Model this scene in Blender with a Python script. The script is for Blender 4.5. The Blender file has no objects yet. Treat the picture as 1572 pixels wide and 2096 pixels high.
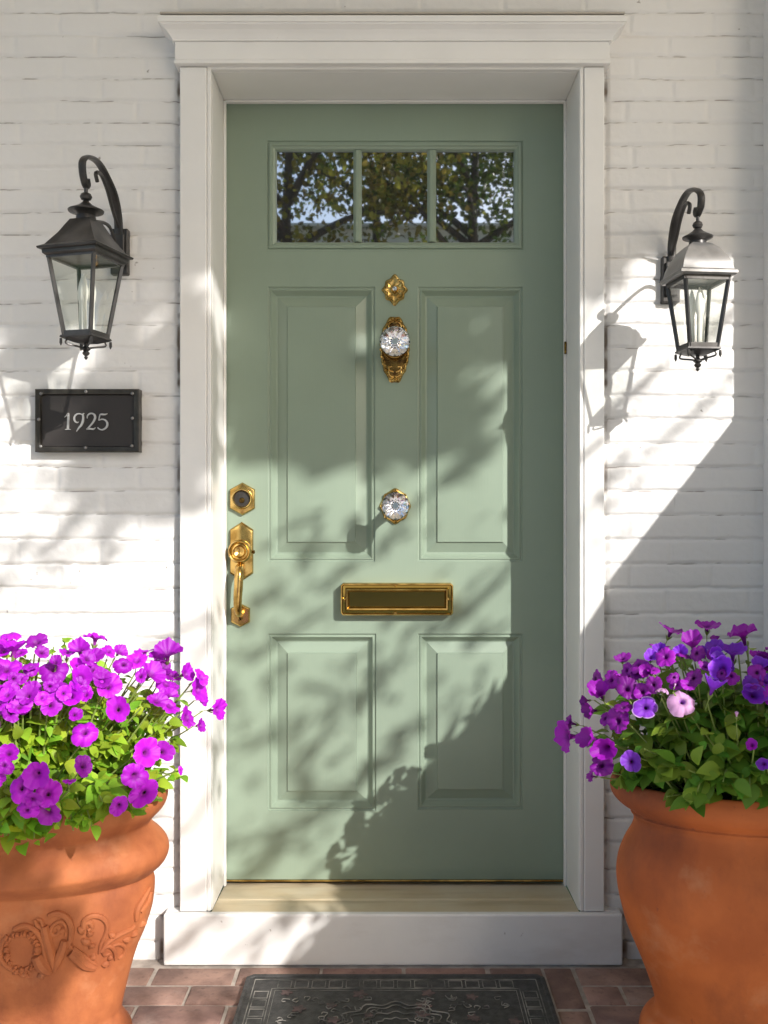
import bpy, math, random
import numpy as np
from mathutils import Vector, Matrix

random.seed(7)
rng = np.random.default_rng(11)
scn = bpy.context.scene
COL = scn.collection
R = math.radians

# ------------------------------------------------------------------ camera
F = 1981.0            # focal length in photograph pixels
CX, CY = 800.0, 1044.0  # vanishing point of the walls' depth lines
CZ = 1.1245           # eye height
CD = 2.6              # eye to door face (door face is Y = 0)
cam_d = bpy.data.cameras.new('camera')
cam = bpy.data.objects.new('camera', cam_d)
COL.objects.link(cam)
cam.location = (0, -CD, CZ)
cam.rotation_euler = (R(90), 0, 0)
cam_d.sensor_fit = 'VERTICAL'
cam_d.sensor_height = 36
cam_d.sensor_width = 27
cam_d.lens = F / 2096 * 36
cam_d.shift_x = (786 - CX) / 2096
cam_d.shift_y = (CY - 1048) / 2096
cam_d.clip_start = 0.05
cam_d.clip_end = 500
scn.camera = cam

# ------------------------------------------------------------------ light
SUN = Vector((0.75, -1.0, 0.66))       # towards the sun
elev = math.atan2(SUN.z, math.hypot(SUN.x, SUN.y))
w = bpy.data.worlds.new('World')
scn.world = w
w.use_nodes = True
nt = w.node_tree
sky = nt.nodes.new('ShaderNodeTexSky')
sky.sky_type = 'NISHITA'
sky.sun_disc = False
sky.sun_elevation = elev
sky.sun_rotation = math.atan2(SUN.x, SUN.y)
sky.air_density = 1.0
sky.dust_density = 1.5
bg = nt.nodes['Background']
nt.links.new(sky.outputs[0], bg.inputs[0])
bg.inputs[1].default_value = 0.15
sd = bpy.data.lights.new('sun', 'SUN')
sd.energy = 3.5
sd.angle = R(0.53)
sd.color = (1.0, 0.96, 0.91)
sun = bpy.data.objects.new('sun', sd)
COL.objects.link(sun)
sun.location = (6, -8, 6)
sun.rotation_euler = SUN.to_track_quat('Z', 'Y').to_euler()
scn.view_settings.view_transform = 'Standard'
scn.view_settings.look = 'None'
scn.view_settings.gamma = 1
scn.view_settings.exposure = 0.86
scn.cycles.max_bounces = 8
scn.cycles.transparent_max_bounces = 24
scn.cycles.caustics_refractive = False

# ------------------------------------------------------------------ helpers
def at(px, py, D):
    """world point seen at photo pixel (px, py) at distance D in front of the eye"""
    return Vector(((px - CX) * D / F, D - CD, CZ - (py - CY) * D / F))
def X(px, D): return (px - CX) * D / F
def Z(py, D): return CZ - (py - CY) * D / F

def tag(o, label=None, cat=None, group=None, kind=None):
    if label: o['label'] = label
    if cat: o['category'] = cat
    if group: o['group'] = group
    if kind: o['kind'] = kind
    return o
def empty(name, loc, label=None, cat=None, group=None):
    o = bpy.data.objects.new(name, None)
    o.empty_display_size = 0.05
    COL.objects.link(o); o.location = loc
    return tag(o, label, cat, group)
def wloc(o):
    v = Vector((0, 0, 0))
    while o: v += o.location; o = o.parent
    return v
def finish(me, name, mat, parent=None, smooth=False, bevel=0, label=None, seg=2, angle=35):
    ms = mat if isinstance(mat, (list, tuple)) else [mat]
    for m in ms: me.materials.append(m)
    o = bpy.data.objects.new(name, me)
    COL.objects.link(o)
    if parent:
        o.parent = parent
        me.transform(Matrix.Translation(-wloc(parent)))
    if smooth:
        me.shade_smooth()
        if smooth != 'full':
            try: me.set_sharp_from_angle(angle=R(angle))
            except Exception: pass
    if bevel:
        b = o.modifiers.new('bevel', 'BEVEL'); b.width = bevel; b.segments = seg
        b.limit_method = 'ANGLE'; b.angle_limit = R(35)
    if label: o['label'] = label
    return o

class MB:
    def __init__(s): s.v = []; s.f = []; s.m = []
    def add(s, vs, fs, mi=0):
        n = len(s.v); s.v += [tuple(p) for p in vs]
        s.f += [tuple(i + n for i in f) for f in fs]; s.m += [mi] * len(fs)
    def box(s, x0, x1, y0, y1, z0, z1, mi=0):
        vs = [(x, y, z) for x in (x0, x1) for y in (y0, y1) for z in (z0, z1)]
        s.add(vs, [(0,1,3,2),(4,6,7,5),(0,4,5,1),(2,3,7,6),(0,2,6,4),(1,5,7,3)], mi)
    def loft(s, loops, closed=True, cap0=False, cap1=False, mi=0):
        n = len(loops[0]); vs = [p for l in loops for p in l]; fs = []
        for i in range(len(loops) - 1):
            for j in range(n if closed else n - 1):
                k = (j + 1) % n
                fs.append((i*n+j, i*n+k, (i+1)*n+k, (i+1)*n+j))
        if cap0: fs.append(tuple(range(n))[::-1])
        if cap1: fs.append(tuple((len(loops)-1)*n + j for j in range(n)))
        s.add(vs, fs, mi)
    def lathe(s, prof, c, axis='z', seg=32, sy=1.0, mi=0, cap0=False, cap1=False, mod=None):
        """prof: (radius, height along axis). axis 'z' up, 'y' towards the viewer (-Y)"""
        loops = []
        for r, h in prof:
            l = []; syv = sy(h) if callable(sy) else sy
            for k in range(seg):
                a = 2 * math.pi * k / seg
                rr = r * (mod(a, h) if mod else 1)
                if axis == 'z': l.append((c[0] + rr*math.cos(a), c[1] + rr*math.sin(a)*syv, c[2] + h))
                else: l.append((c[0] + rr*math.cos(a), c[1] - h, c[2] + rr*math.sin(a)*syv))
            loops.append(l)
        s.loft(loops, True, cap0, cap1, mi)
    def tube(s, pts, r, seg=8, mi=0, cap=True, flat=None):
        pts = [Vector(p) for p in pts]; n = len(pts)
        rs = r if isinstance(r, (list, tuple)) else [r] * n
        loops = []; prev = None
        for i, p in enumerate(pts):
            t = (pts[min(i+1, n-1)] - pts[max(i-1, 0)])
            t = t.normalized() if t.length > 1e-9 else Vector((0, 0, 1))
            if prev is None:
                u = Vector((1, 0, 0)) if abs(t.x) < .9 else Vector((0, 1, 0))
            else: u = prev
            u = (u - t * u.dot(t)).normalized(); prev = u
            v = t.cross(u)
            fa, fb = flat if flat else (1, 1)
            loops.append([p + u*math.cos(2*math.pi*k/seg)*rs[i]*fa + v*math.sin(2*math.pi*k/seg)*rs[i]*fb for k in range(seg)])
        s.loft(loops, True, cap, cap, mi)
    def prism(s, poly, y0, y1, mi=0, inset=0, depth=0):
        """polygon (x,z) list extruded between planes y0 (back) and y1 (front, nearer the viewer)"""
        loops = [[(x, y0, z) for x, z in poly], [(x, y1, z) for x, z in poly]]
        if inset:
            cx = sum(p[0] for p in poly)/len(poly); cz = sum(p[1] for p in poly)/len(poly)
            loops[1] = [(x, y1 + depth, z) for x, z in poly]
            sx = max(abs(p[0]-cx) for p in poly); sz = max(abs(p[1]-cz) for p in poly)
            loops.append([(cx + (x-cx)*(1-inset/sx), y1, cz + (z-cz)*(1-inset/sz)) for x, z in poly])
        s.loft(loops, True, True, True, mi)
    def mesh(s, name='mesh'):
        me = bpy.data.meshes.new(name)
        me.from_pydata(s.v, [], s.f)
        if any(s.m): me.polygons.foreach_set('material_index', s.m)
        me.validate(); me.update()
        import bmesh
        b = bmesh.new(); b.from_mesh(me)
        bmesh.ops.recalc_face_normals(b, faces=b.faces)
        b.to_mesh(me); b.free()
        return me
    def build(s, name, mat, parent=None, **k):
        return finish(s.mesh(name), name, mat, parent, **k)

def smooth_path(pts, n=6, closed=False):
    pts = [Vector(p) for p in pts]; out = []
    m = len(pts)
    for i in range(m if closed else m - 1):
        g = (lambda k: pts[k % m]) if closed else (lambda k: pts[max(0, min(m-1, k))])
        p0, p1, p2, p3 = g(i-1), g(i), g(i+1), g(i+2)
        for j in range(n):
            t = j / n
            out.append(0.5*((2*p1) + (p2-p0)*t + (2*p0-5*p1+4*p2-p3)*t*t + (3*p1-p0-3*p2+p3)*t**3))
    if not closed: out.append(pts[-1])
    return out

def np_mesh(name, V, Fa, mats=None):
    """V (n,3), Fa (m,k) index arrays"""
    me = bpy.data.meshes.new(name)
    V = np.asarray(V, dtype=np.float32); Fa = np.asarray(Fa, dtype=np.int32)
    k = Fa.shape[1]
    me.vertices.add(len(V)); me.vertices.foreach_set('co', V.ravel())
    me.loops.add(Fa.size); me.loops.foreach_set('vertex_index', Fa.ravel())
    me.polygons.add(len(Fa)); me.polygons.foreach_set('loop_start', np.arange(0, Fa.size, k, dtype=np.int32))
    if mats is not None: me.polygons.foreach_set('material_index', np.asarray(mats, dtype=np.int32))
    me.update(calc_edges=True); me.validate()
    return me

# ---- materials
def nodes(name):
    m = bpy.data.materials.new(name); m.use_nodes = True
    t = m.node_tree
    return m, t, t.nodes['Principled BSDF'], t.links
def mat(name, col, rough=.5, metal=0, var=0, vscale=8, bump=0, bscale=60, spec=None, col2=None, island=0, detail=4, coat=0):
    m, t, p, L = nodes(name)
    p.inputs['Base Color'].default_value = (*col, 1)
    p.inputs['Roughness'].default_value = rough
    p.inputs['Metallic'].default_value = metal
    if coat: p.inputs['Coat Weight'].default_value = coat
    if spec is not None: p.inputs['Specular IOR Level'].default_value = spec
    tc = t.nodes.new('ShaderNodeTexCoord')
    last = None
    if col2 is not None or var:
        n = t.nodes.new('ShaderNodeTexNoise'); n.inputs['Scale'].default_value = vscale; n.inputs['Detail'].default_value = detail
        L.new(tc.outputs['Object'], n.inputs['Vector'])
        mx = t.nodes.new('ShaderNodeMix'); mx.data_type = 'RGBA'
        c2 = col2 if col2 is not None else tuple(c * (1 - var) for c in col)
        mx.inputs[6].default_value = (*col, 1); mx.inputs[7].default_value = (*c2, 1)
        rp = t.nodes.new('ShaderNodeMapRange'); rp.inputs[1].default_value = .38; rp.inputs[2].default_value = .62
        L.new(n.outputs['Fac'], rp.inputs[0]); L.new(rp.outputs[0], mx.inputs[0])
        last = mx.outputs[2]
        rr = t.nodes.new('ShaderNodeMapRange'); rr.inputs[3].default_value = rough*.85; rr.inputs[4].default_value = min(1, rough*1.2)
        L.new(n.outputs['Fac'], rr.inputs[0]); L.new(rr.outputs[0], p.inputs['Roughness'])
    if island:
        g = t.nodes.new('ShaderNodeNewGeometry')
        hs = t.nodes.new('ShaderNodeHueSaturation')
        if last: L.new(last, hs.inputs['Color'])
        else: hs.inputs['Color'].default_value = (*col, 1)
        r1 = t.nodes.new('ShaderNodeMapRange'); r1.inputs[3].default_value = 1 - island; r1.inputs[4].default_value = 1 + island
        L.new(g.outputs['Random Per Island'], r1.inputs[0]); L.new(r1.outputs[0], hs.inputs['Value'])
        r2 = t.nodes.new('ShaderNodeMath'); r2.operation = 'MULTIPLY'; r2.inputs[1].default_value = 7.13
        r3 = t.nodes.new('ShaderNodeMath'); r3.operation = 'FRACT'
        r4 = t.nodes.new('ShaderNodeMapRange'); r4.inputs[3].default_value = .5 - .04; r4.inputs[4].default_value = .5 + .03
        L.new(g.outputs['Random Per Island'], r2.inputs[0]); L.new(r2.outputs[0], r3.inputs[0]); L.new(r3.outputs[0], r4.inputs[0]); L.new(r4.outputs[0], hs.inputs['Hue'])
        last = hs.outputs[0]
    if last: L.new(last, p.inputs['Base Color'])
    if bump:
        n2 = t.nodes.new('ShaderNodeTexNoise'); n2.inputs['Scale'].default_value = bscale; n2.inputs['Detail'].default_value = 5
        L.new(tc.outputs['Object'], n2.inputs['Vector'])
        b = t.nodes.new('ShaderNodeBump'); b.inputs['Strength'].default_value = .6; b.inputs['Distance'].default_value = bump
        L.new(n2.outputs['Fac'], b.inputs['Height']); L.new(b.outputs[0], p.inputs['Normal'])
    m['last'] = 0
    return m
def leaf_mat(name, col, trans=.35, island=.3, rough=.5, veins=False):
    m = mat(name, col, rough, island=island, spec=.3)
    t = m.node_tree; p = t.nodes['Principled BSDF']; L = t.links
    out = t.nodes['Material Output']
    tr = t.nodes.new('ShaderNodeBsdfTranslucent')
    src = p.inputs['Base Color'].links[0].from_socket
    L.new(src, tr.inputs['Color'])
    mx = t.nodes.new('ShaderNodeMixShader'); mx.inputs[0].default_value = trans
    L.new(p.outputs[0], mx.inputs[1]); L.new(tr.outputs[0], mx.inputs[2]); L.new(mx.outputs[0], out.inputs[0])
    return m

M_trim = mat('painted_trim', (.765, .75, .725), .42, var=.05, vscale=5, bump=.0006, bscale=45)
M_plinth = mat('painted_plinth', (.76, .75, .735), .5, var=.06, vscale=6, bump=.0012, bscale=30)
M_door = mat('sage_paint', (.228, .290, .222), .38, var=.04, vscale=4, bump=.0003, bscale=90)
M_brass = mat('polished_brass', (.72, .49, .17), .22, 1, col2=(.36, .22, .06), vscale=30, bump=.0004, bscale=120)
M_brass_dark = mat('dark_aged_brass', (.30, .18, .05), .25, 1, col2=(.10, .055, .02), vscale=60, bump=.001, bscale=150)
M_flap = mat('slot_flap_brass', (.25, .17, .045), .12, 1)
M_flap2 = mat('slot_dark_reflection_brass', (.34, .235, .06), .12, 1)  # darker brass paints a dark reflection into the slot's recessed band
M_dark = mat('dark_recess', (.012, .010, .008), .6)
M_iron = mat('dark_iron', (.055, .052, .05), .38, .55, var=.3, vscale=25, bump=.0006, bscale=80)
M_iron_hi = mat('pale_sunlit_iron', (.24, .235, .23), .33, .45, var=.3, vscale=20)  # lighter iron paints sunlight onto the bell roof; plaque studs share it
M_plaque = mat('bronze_plaque', (.035, .030, .028), .5, .3, bump=.0005, bscale=200)
M_plaque_f = mat('bronze_frame', (.062, .056, .048), .38, .6, var=.3, vscale=40)
M_numeral = mat('silver_numeral', (.55, .53, .51), .4, .5)
M_terra = mat('terracotta', (.43, .138, .045), .75, col2=(.34, .098, .029), vscale=7, bump=.004, bscale=34, detail=8)
M_terra2 = mat('terracotta_smooth', (.50, .125, .024), .7, col2=(.37, .085, .015), vscale=6, bump=.004, bscale=26, detail=8)
M_soil = mat('potting_soil', (.018, .013, .009), .95, bump=.01, bscale=90)
M_brick = mat('paving_brick', (.31, .19, .15), .85, col2=(.20, .12, .098), vscale=14, bump=.0025, bscale=120, island=.18, detail=8)
for n_ in M_brick.node_tree.nodes:
    if n_.type == 'MAP_RANGE' and abs(n_.inputs[3].default_value - .46) < 1e-4: n_.inputs[3].default_value = .492; n_.inputs[4].default_value = .505
M_mortar = mat('mortar', (.42, .36, .31), .9, var=.3, vscale=30, bump=.002, bscale=150)
M_thresh = mat('oak_threshold', (.53, .46, .33), .45, col2=(.50, .41, .27), vscale=9, bump=.0006, bscale=60)
M_rubber = mat('mat_rubber', (.042, .041, .040), .55, var=.4, vscale=60, bump=.002, bscale=300)
M_rubber2 = mat('mat_worn_relief', (.26, .245, .22), .6, col2=(.06, .06, .056), vscale=16, bump=.001, bscale=200)
M_rose = mat('mat_faded_pink', (.13, .085, .082), .8, col2=(.07, .055, .053), vscale=60)
M_ceil = mat('cream_ceiling', (.86, .76, .60), .6, var=.05)
M_bark = mat('bark', (.10, .075, .055), .9, var=.4, vscale=12, bump=.02, bscale=20)
M_house = mat('cream_siding', (.88, .84, .74), .6, var=.06)
M_roofing = mat('pale_roofing', (.82, .78, .66), .6, var=.12, vscale=3)
M_lawn = mat('lawn_grass', (.07, .12, .03), .9, var=.5, vscale=2, bump=.05, bscale=20)
M_bounce_ground = mat('bounce_ground_concrete', (.64, .59, .52), .85, var=.15, vscale=3)
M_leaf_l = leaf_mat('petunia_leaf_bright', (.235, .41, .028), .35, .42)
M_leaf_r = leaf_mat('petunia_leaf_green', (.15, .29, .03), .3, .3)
M_tree = leaf_mat('tree_leaf', (.10, .14, .022), .45, .6)
M_tree_y = leaf_mat('tree_leaf_yellowing', (.27, .24, .04), .5, .6)
M_shrub = leaf_mat('shrub_leaf', (.05, .10, .02), .25, .35)
M_stem = mat('green_stem', (.20, .27, .06), .6)

def speckle(m, col, scale, lo, hi, stretch=(1, 1, 1), amount=1.0):
    t = m.node_tree; p = t.nodes['Principled BSDF']; L = t.links
    src = p.inputs['Base Color'].links[0].from_socket
    tc = t.nodes.new('ShaderNodeTexCoord'); mp = t.nodes.new('ShaderNodeMapping'); mp.inputs['Scale'].default_value = stretch
    n = t.nodes.new('ShaderNodeTexNoise'); n.inputs['Scale'].default_value = scale; n.inputs['Detail'].default_value = 7; n.inputs['Roughness'].default_value = .62
    L.new(tc.outputs['Object'], mp.inputs[0]); L.new(mp.outputs[0], n.inputs['Vector'])
    r = t.nodes.new('ShaderNodeMapRange'); r.inputs[1].default_value = lo; r.inputs[2].default_value = hi; r.inputs[4].default_value = amount
    L.new(n.outputs['Fac'], r.inputs[0])
    mx = t.nodes.new('ShaderNodeMix'); mx.data_type = 'RGBA'; mx.inputs[7].default_value = (*col, 1)
    L.new(r.outputs[0], mx.inputs[0]); L.new(src, mx.inputs[6]); L.new(mx.outputs[2], p.inputs['Base Color'])
for m_ in (M_terra, M_terra2):
    speckle(m_, (.17, .04, .012), 3.6, .44, .64, (1, 1, .6), .85)
    speckle(m_, (.52, .24, .12), 9, .56, .72, (1, 1, 1), .4)
    speckle(m_, (.20, .05, .02), 45, .66, .72, (1, 1, 1), .6)
speckle(M_plinth, (.33, .29, .26), 42, .70, .74)
speckle(M_plinth, (.60, .57, .54), 4, .52, .7, (1, 1, 2.5), .6)
speckle(M_trim, (.50, .46, .42), 30, .735, .76, (1, 1, .5), .7)
speckle(M_thresh, (.28, .22, .14), 9, .52, .75, (.25, 2.5, 1), .7)
speckle(M_door, (.20, .25, .18), 3, .55, .8, (1, 1, .4), .35)
speckle(M_brick, (.12, .07, .06), 60, .55, .7, (1, 1, 1), .6)
speckle(M_brick, (.40, .32, .28), 5, .58, .75, (1, 1, 1), .5)

for n_ in list(M_door.node_tree.nodes):
    if n_.type == 'TEX_NOISE' and abs(n_.inputs['Scale'].default_value - 90) < .1:
        mp = M_door.node_tree.nodes.new('ShaderNodeMapping'); mp.inputs['Scale'].default_value = (3.2, 3.2, .12)
        M_door.node_tree.links.new(n_.inputs['Vector'].links[0].from_socket, mp.inputs[0]); M_door.node_tree.links.new(mp.outputs[0], n_.inputs['Vector'])

# painted brick: grime attribute from the mesh gives the dark cracks in the joints
M_wall, t, p, L = nodes('white_painted_brick')
tc = t.nodes.new('ShaderNodeTexCoord')
n1 = t.nodes.new('ShaderNodeTexNoise'); n1.inputs['Scale'].default_value = 5; n1.inputs['Detail'].default_value = 6
L.new(tc.outputs['Object'], n1.inputs['Vector'])
mx = t.nodes.new('ShaderNodeMix'); mx.data_type = 'RGBA'
mx.inputs[6].default_value = (.735, .725, .715, 1); mx.inputs[7].default_value = (.665, .65, .635, 1)
L.new(n1.outputs['Fac'], mx.inputs[0])
at1 = t.nodes.new('ShaderNodeAttribute'); at1.attribute_name = 'grime'
mr = t.nodes.new('ShaderNodeMapRange'); mr.inputs[1].default_value = .25; mr.inputs[2].default_value = .9
L.new(at1.outputs['Fac'], mr.inputs[0])
mx2 = t.nodes.new('ShaderNodeMix'); mx2.data_type = 'RGBA'; mx2.inputs[7].default_value = (.17, .135, .11, 1)
L.new(mr.outputs[0], mx2.inputs[0]); L.new(mx.outputs[2], mx2.inputs[6])
n3 = t.nodes.new('ShaderNodeTexNoise'); n3.inputs['Scale'].default_value = 38; n3.inputs['Detail'].default_value = 2
L.new(tc.outputs['Object'], n3.inputs['Vector'])
mr3 = t.nodes.new('ShaderNodeMapRange'); mr3.inputs[1].default_value = .76; mr3.inputs[2].default_value = .80
L.new(n3.outputs['Fac'], mr3.inputs[0])
mx3 = t.nodes.new('ShaderNodeMix'); mx3.data_type = 'RGBA'; mx3.inputs[7].default_value = (.30, .27, .25, 1)
L.new(mr3.outputs[0], mx3.inputs[0]); L.new(mx2.outputs[2], mx3.inputs[6])
L.new(mx3.outputs[2], p.inputs['Base Color'])
p.inputs['Roughness'].default_value = .6
n2 = t.nodes.new('ShaderNodeTexNoise'); n2.inputs['Scale'].default_value = 70; n2.inputs['Detail'].default_value = 6
L.new(tc.outputs['Object'], n2.inputs['Vector'])
b = t.nodes.new('ShaderNodeBump'); b.inputs['Strength'].default_value = .5; b.inputs['Distance'].default_value = .002
L.new(n2.outputs['Fac'], b.inputs['Height']); L.new(b.outputs[0], p.inputs['Normal'])

# dark glazing that mirrors the street
M_pane, t, p, L = nodes('dark_window_glass')
p.inputs['Base Color'].default_value = (.004, .004, .005, 1); p.inputs['Roughness'].default_value = .3
gl = t.nodes.new('ShaderNodeBsdfGlossy'); gl.inputs['Roughness'].default_value = .018
gl.inputs['Color'].default_value = (.95, .97, 1, 1)
mxs = t.nodes.new('ShaderNodeMixShader'); mxs.inputs[0].default_value = .46
L.new(p.outputs[0], mxs.inputs[1]); L.new(gl.outputs[0], mxs.inputs[2]); L.new(mxs.outputs[0], t.nodes['Material Output'].inputs[0])
# thin clear lantern glass
M_glass, t, p, L = nodes('clear_lantern_glass')
gl = t.nodes.new('ShaderNodeBsdfGlossy'); gl.inputs['Roughness'].default_value = .03
tr = t.nodes.new('ShaderNodeBsdfTransparent'); tr.inputs['Color'].default_value = (.97, .98, .96, 1)
nz = t.nodes.new('ShaderNodeTexNoise'); nz.inputs['Scale'].default_value = 22; nz.inputs['Detail'].default_value = 1
bp = t.nodes.new('ShaderNodeBump'); bp.inputs['Distance'].default_value = .003; bp.inputs['Strength'].default_value = .15
mxs = t.nodes.new('ShaderNodeMixShader'); mxs.inputs[0].default_value = .17
L.new(tr.outputs[0], mxs.inputs[1]); L.new(gl.outputs[0], mxs.inputs[2]); L.new(mxs.outputs[0], t.nodes['Material Output'].inputs[0])
# cut crystal
M_crystal, t, p, L = nodes('cut_crystal')
p.inputs['Base Color'].default_value = (1, 1, 1, 1); p.inputs['Roughness'].default_value = .01
p.inputs['Transmission Weight'].default_value = 1; p.inputs['IOR'].default_value = 1.6
M_foil = mat('crystal_backing', (.92, .92, .95), .08, 1)
M_bulb = mat('lamp_candle', (.85, .84, .78), .3)

def petal_mat(name, outer, throat, edge):
    m, t, p, L = nodes(name)
    tc = t.nodes.new('ShaderNodeAttribute'); tc.attribute_name = 'rad'
    r = t.nodes.new('ShaderNodeValToRGB')
    e = r.color_ramp.elements
    e[0].position = 0.0; e[0].color = (*throat, 1)
    e[1].position = 1.0; e[1].color = (*edge, 1)
    a = e.new(.20); a.color = (*[c*.66 for c in outer], 1)
    a = e.new(.42); a.color = (*outer, 1)
    a = e.new(.85); a.color = (*outer, 1)
    L.new(tc.outputs['Fac'], r.inputs[0])
    oi = t.nodes.new('ShaderNodeObjectInfo')
    hs = t.nodes.new('ShaderNodeHueSaturation')
    r1 = t.nodes.new('ShaderNodeMapRange'); r1.inputs[3].default_value = .62; r1.inputs[4].default_value = 1.25
    L.new(oi.outputs['Random'], r1.inputs[0]); L.new(r1.outputs[0], hs.inputs['Value'])
    L.new(r.outputs[0], hs.inputs['Color'])
    L.new(hs.outputs[0], p.inputs['Base Color'])
    p.inputs['Roughness'].default_value = .55
    tr = t.nodes.new('ShaderNodeBsdfTranslucent'); L.new(hs.outputs[0], tr.inputs['Color'])
    mx = t.nodes.new('ShaderNodeMixShader'); mx.inputs[0].default_value = .35
    L.new(p.outputs[0], mx.inputs[1]); L.new(tr.outputs[0], mx.inputs[2]); L.new(mx.outputs[0], t.nodes['Material Output'].inputs[0])
    return m
P_mag = petal_mat('petal_magenta', (.47, .007, .62), (.40, .05, .42), (.50, .02, .66))
P_pur = petal_mat('petal_purple', (.34, .008, .44), (.12, .0, .16), (.34, .01, .46))
P_vio = petal_mat('petal_violet', (.27, .03, .72), (.20, .01, .35), (.36, .10, .8))
P_lil = petal_mat('petal_lilac_edge', (.26, .04, .62), (.18, .02, .4), (.8, .55, .85))
P_pink = petal_mat('petal_pale_pink', (.72, .38, .68), (.35, .10, .60), (.75, .45, .72))

# ------------------------------------------------------------------ planes
D_CAS, D_WALL, D_PL = 2.40, 2.43, 2.385
YW = D_WALL - CD; YC = D_CAS - CD; YP = D_PL - CD

# ------------------------------------------------------------------ brick wall as a height field
def vnoise(x, z, s, seed):
    r = np.random.default_rng(seed); G = r.random((256, 256))
    a = x / s + 60; c = z / s + 60
    i = np.floor(a).astype(int); j = np.floor(c).astype(int)
    u = a - i; v = c - j; u = u*u*(3-2*u); v = v*v*(3-2*v)
    g = lambda p, q: G[p % 256, q % 256]
    return (g(i, j)*(1-u)*(1-v) + g(i+1, j)*u*(1-v) + g(i, j+1)*(1-u)*v + g(i+1, j+1)*u*v)
J = [25,72,115,160,205,250,296,342,387,434,480,525,571,619,664,712,759,810,858,908,956,1004,1054,1104,1154,1204,1256,1305,1356,1408,1460,1512,1566,1620,1676,1725,1780,1830,1877,1928,1979]
zj = sorted(Z(y, D_WALL) for y in J)
while zj[-1] < 4.2: zj.append(zj[-1] + .056)
zj = [-.07] + zj
zj = np.array(zj)
def edge_dist(x, z):
    """distance to the casing / plinth outline, where caulk has cracked"""
    xl = X(366, D_WALL); xr = X(1240, D_WALL)
    zt = Z(128, D_WALL)
    pl, pr, pt = X(332, D_WALL), X(1278, D_WALL), Z(1874, D_WALL)
    d = np.full_like(x, 9.)
    side = np.minimum(np.abs(x-xl), np.abs(x-xr))
    d = np.where((z < zt) & (z > pt), side, d)
    d = np.where(z <= pt, np.minimum(np.abs(x-pl), np.abs(x-pr)), d)
    return d
def wall_patch(x0, x1, z0, z1, dx, dz, hole=True):
    xs = np.arange(x0, x1 + dx*.5, dx); zs = np.arange(z0, z1 + dz*.5, dz)
    gx, gz = np.meshgrid(xs, zs)
    wob = (vnoise(gx, gz*3, .12, 1) - .5) * .0040 + (vnoise(gx, gz, .02, 2) - .5) * .003
    zz = gz + wob
    ci = np.clip(np.searchsorted(zj, zz) - 1, 0, len(zj) - 2)
    dzj = np.minimum(zz - zj[ci], zj[ci+1] - zz)
    BL = .205
    jit = np.random.default_rng(5).random(200) * .03
    xo = gx + (ci % 2) * BL * .5 + jit[ci] + (vnoise(gx, gz, .03, 3) - .5) * .005
    bi = np.floor(xo / BL).astype(int)
    dxj = np.minimum(xo - bi*BL, (bi+1)*BL - xo)
    hsh = np.random.default_rng(9).random((300, 300))
    bh = hsh[bi % 300, ci % 300]
    bt = hsh[(bi + 77) % 300, ci % 300] - .5
    jd = .50 + .8 * vnoise(gx, gz*4, .16, 21)       # joints filled unevenly with paint
    wv = .35 + .75 * vnoise(gx, gz, .12, 22)
    gh = np.exp(-(dzj/.0042)**2); gv = np.exp(-(dxj/.0042)**2)
    h = (bh - .5) * .0022 + bt * (zz - zj[ci] - .027) * .025
    h = h - np.maximum(gh * jd, gv * wv * .7) * .0054
    h = h + (vnoise(gx, gz, .05, 4) - .5) * .0012 + (vnoise(gx, gz, .011, 6) - .5) * .0010
    crack = np.exp(-((zz - zj[ci+1] + .0012)/.0019)**2) + np.exp(-((zz - zj[ci] + .0012)/.0022)**2)
    cm = np.clip((vnoise(gx, gz*5, .06, 7)*.65 + vnoise(gx, gz*5, .015, 8)*.5 - .46) * 3.4, 0, 1)
    gr = crack * cm * .85
    cv = np.clip((vnoise(gx*4, gz, .05, 17) - .72) * 3, 0, 1)
    gr = np.maximum(gr, np.exp(-(dxj/.002)**2) * cv * .6)
    h = h - gr * .0015
    if hole:
        e = edge_dist(gx, gz)
        e = np.abs(e + (vnoise(gz*0, gz, .04, 31) - .5) * .006)
        wd = .0022 + .004 * vnoise(gz*0, gz, .13, 12) + np.clip(.5 - gz, 0, .5) * .012
        g = np.exp(-(e / wd)**4)
        h = h - g * .007
        gr = np.maximum(gr, g * (.10 + .95 * np.clip(vnoise(gx*0, gz, .11, 13)*1.0 + vnoise(gx*0, gz, .017, 14)*.9 + np.clip(.45 - gz, 0, .5)*1.2 - .75, 0, 1)))
    V = np.stack([gx, YW - h, gz], -1).reshape(-1, 3)
    nx, nz = len(xs), len(zs)
    idx = np.arange(nx*nz).reshape(nz, nx)
    q = np.stack([idx[:-1, :-1], idx[:-1, 1:], idx[1:, 1:], idx[1:, :-1]], -1).reshape(-1, 4)
    if hole:
        cx = gx[:-1, :-1].ravel() + dx/2; cz = gz[:-1, :-1].ravel() + dz/2
        keep = ~((cx > X(390, D_WALL)) & (cx < X(1215, D_WALL)) & (cz < 2.235))
        q = q[keep]
    return V, q, gr.ravel()
parts = [wall_patch(-1.25, X(1566, D_WALL), -.02, 2.55, .0055, .003),
         wall_patch(-4.0, -1.21, -.02, 4.0, .02, .01, False),
         wall_patch(-1.25, 4.0, 2.53, 4.0, .02, .01, False),
         wall_patch(1.2, 4.0, -.02, 2.55, .02, .01, False)]
for k_ in (1, 2, 3): parts[k_][0][:, 1] += .0015
off = 0; Vs = []; Fs = []; Gs = []
for V, q, g in parts:
    Vs.append(V); Fs.append(q + off); Gs.append(g); off += len(V)
me = np_mesh('brick_wall', np.concatenate(Vs), np.concatenate(Fs))
a = me.attributes.new('grime', 'FLOAT', 'POINT'); a.data.foreach_set('value', np.concatenate(Gs).astype(np.float32))
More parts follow.
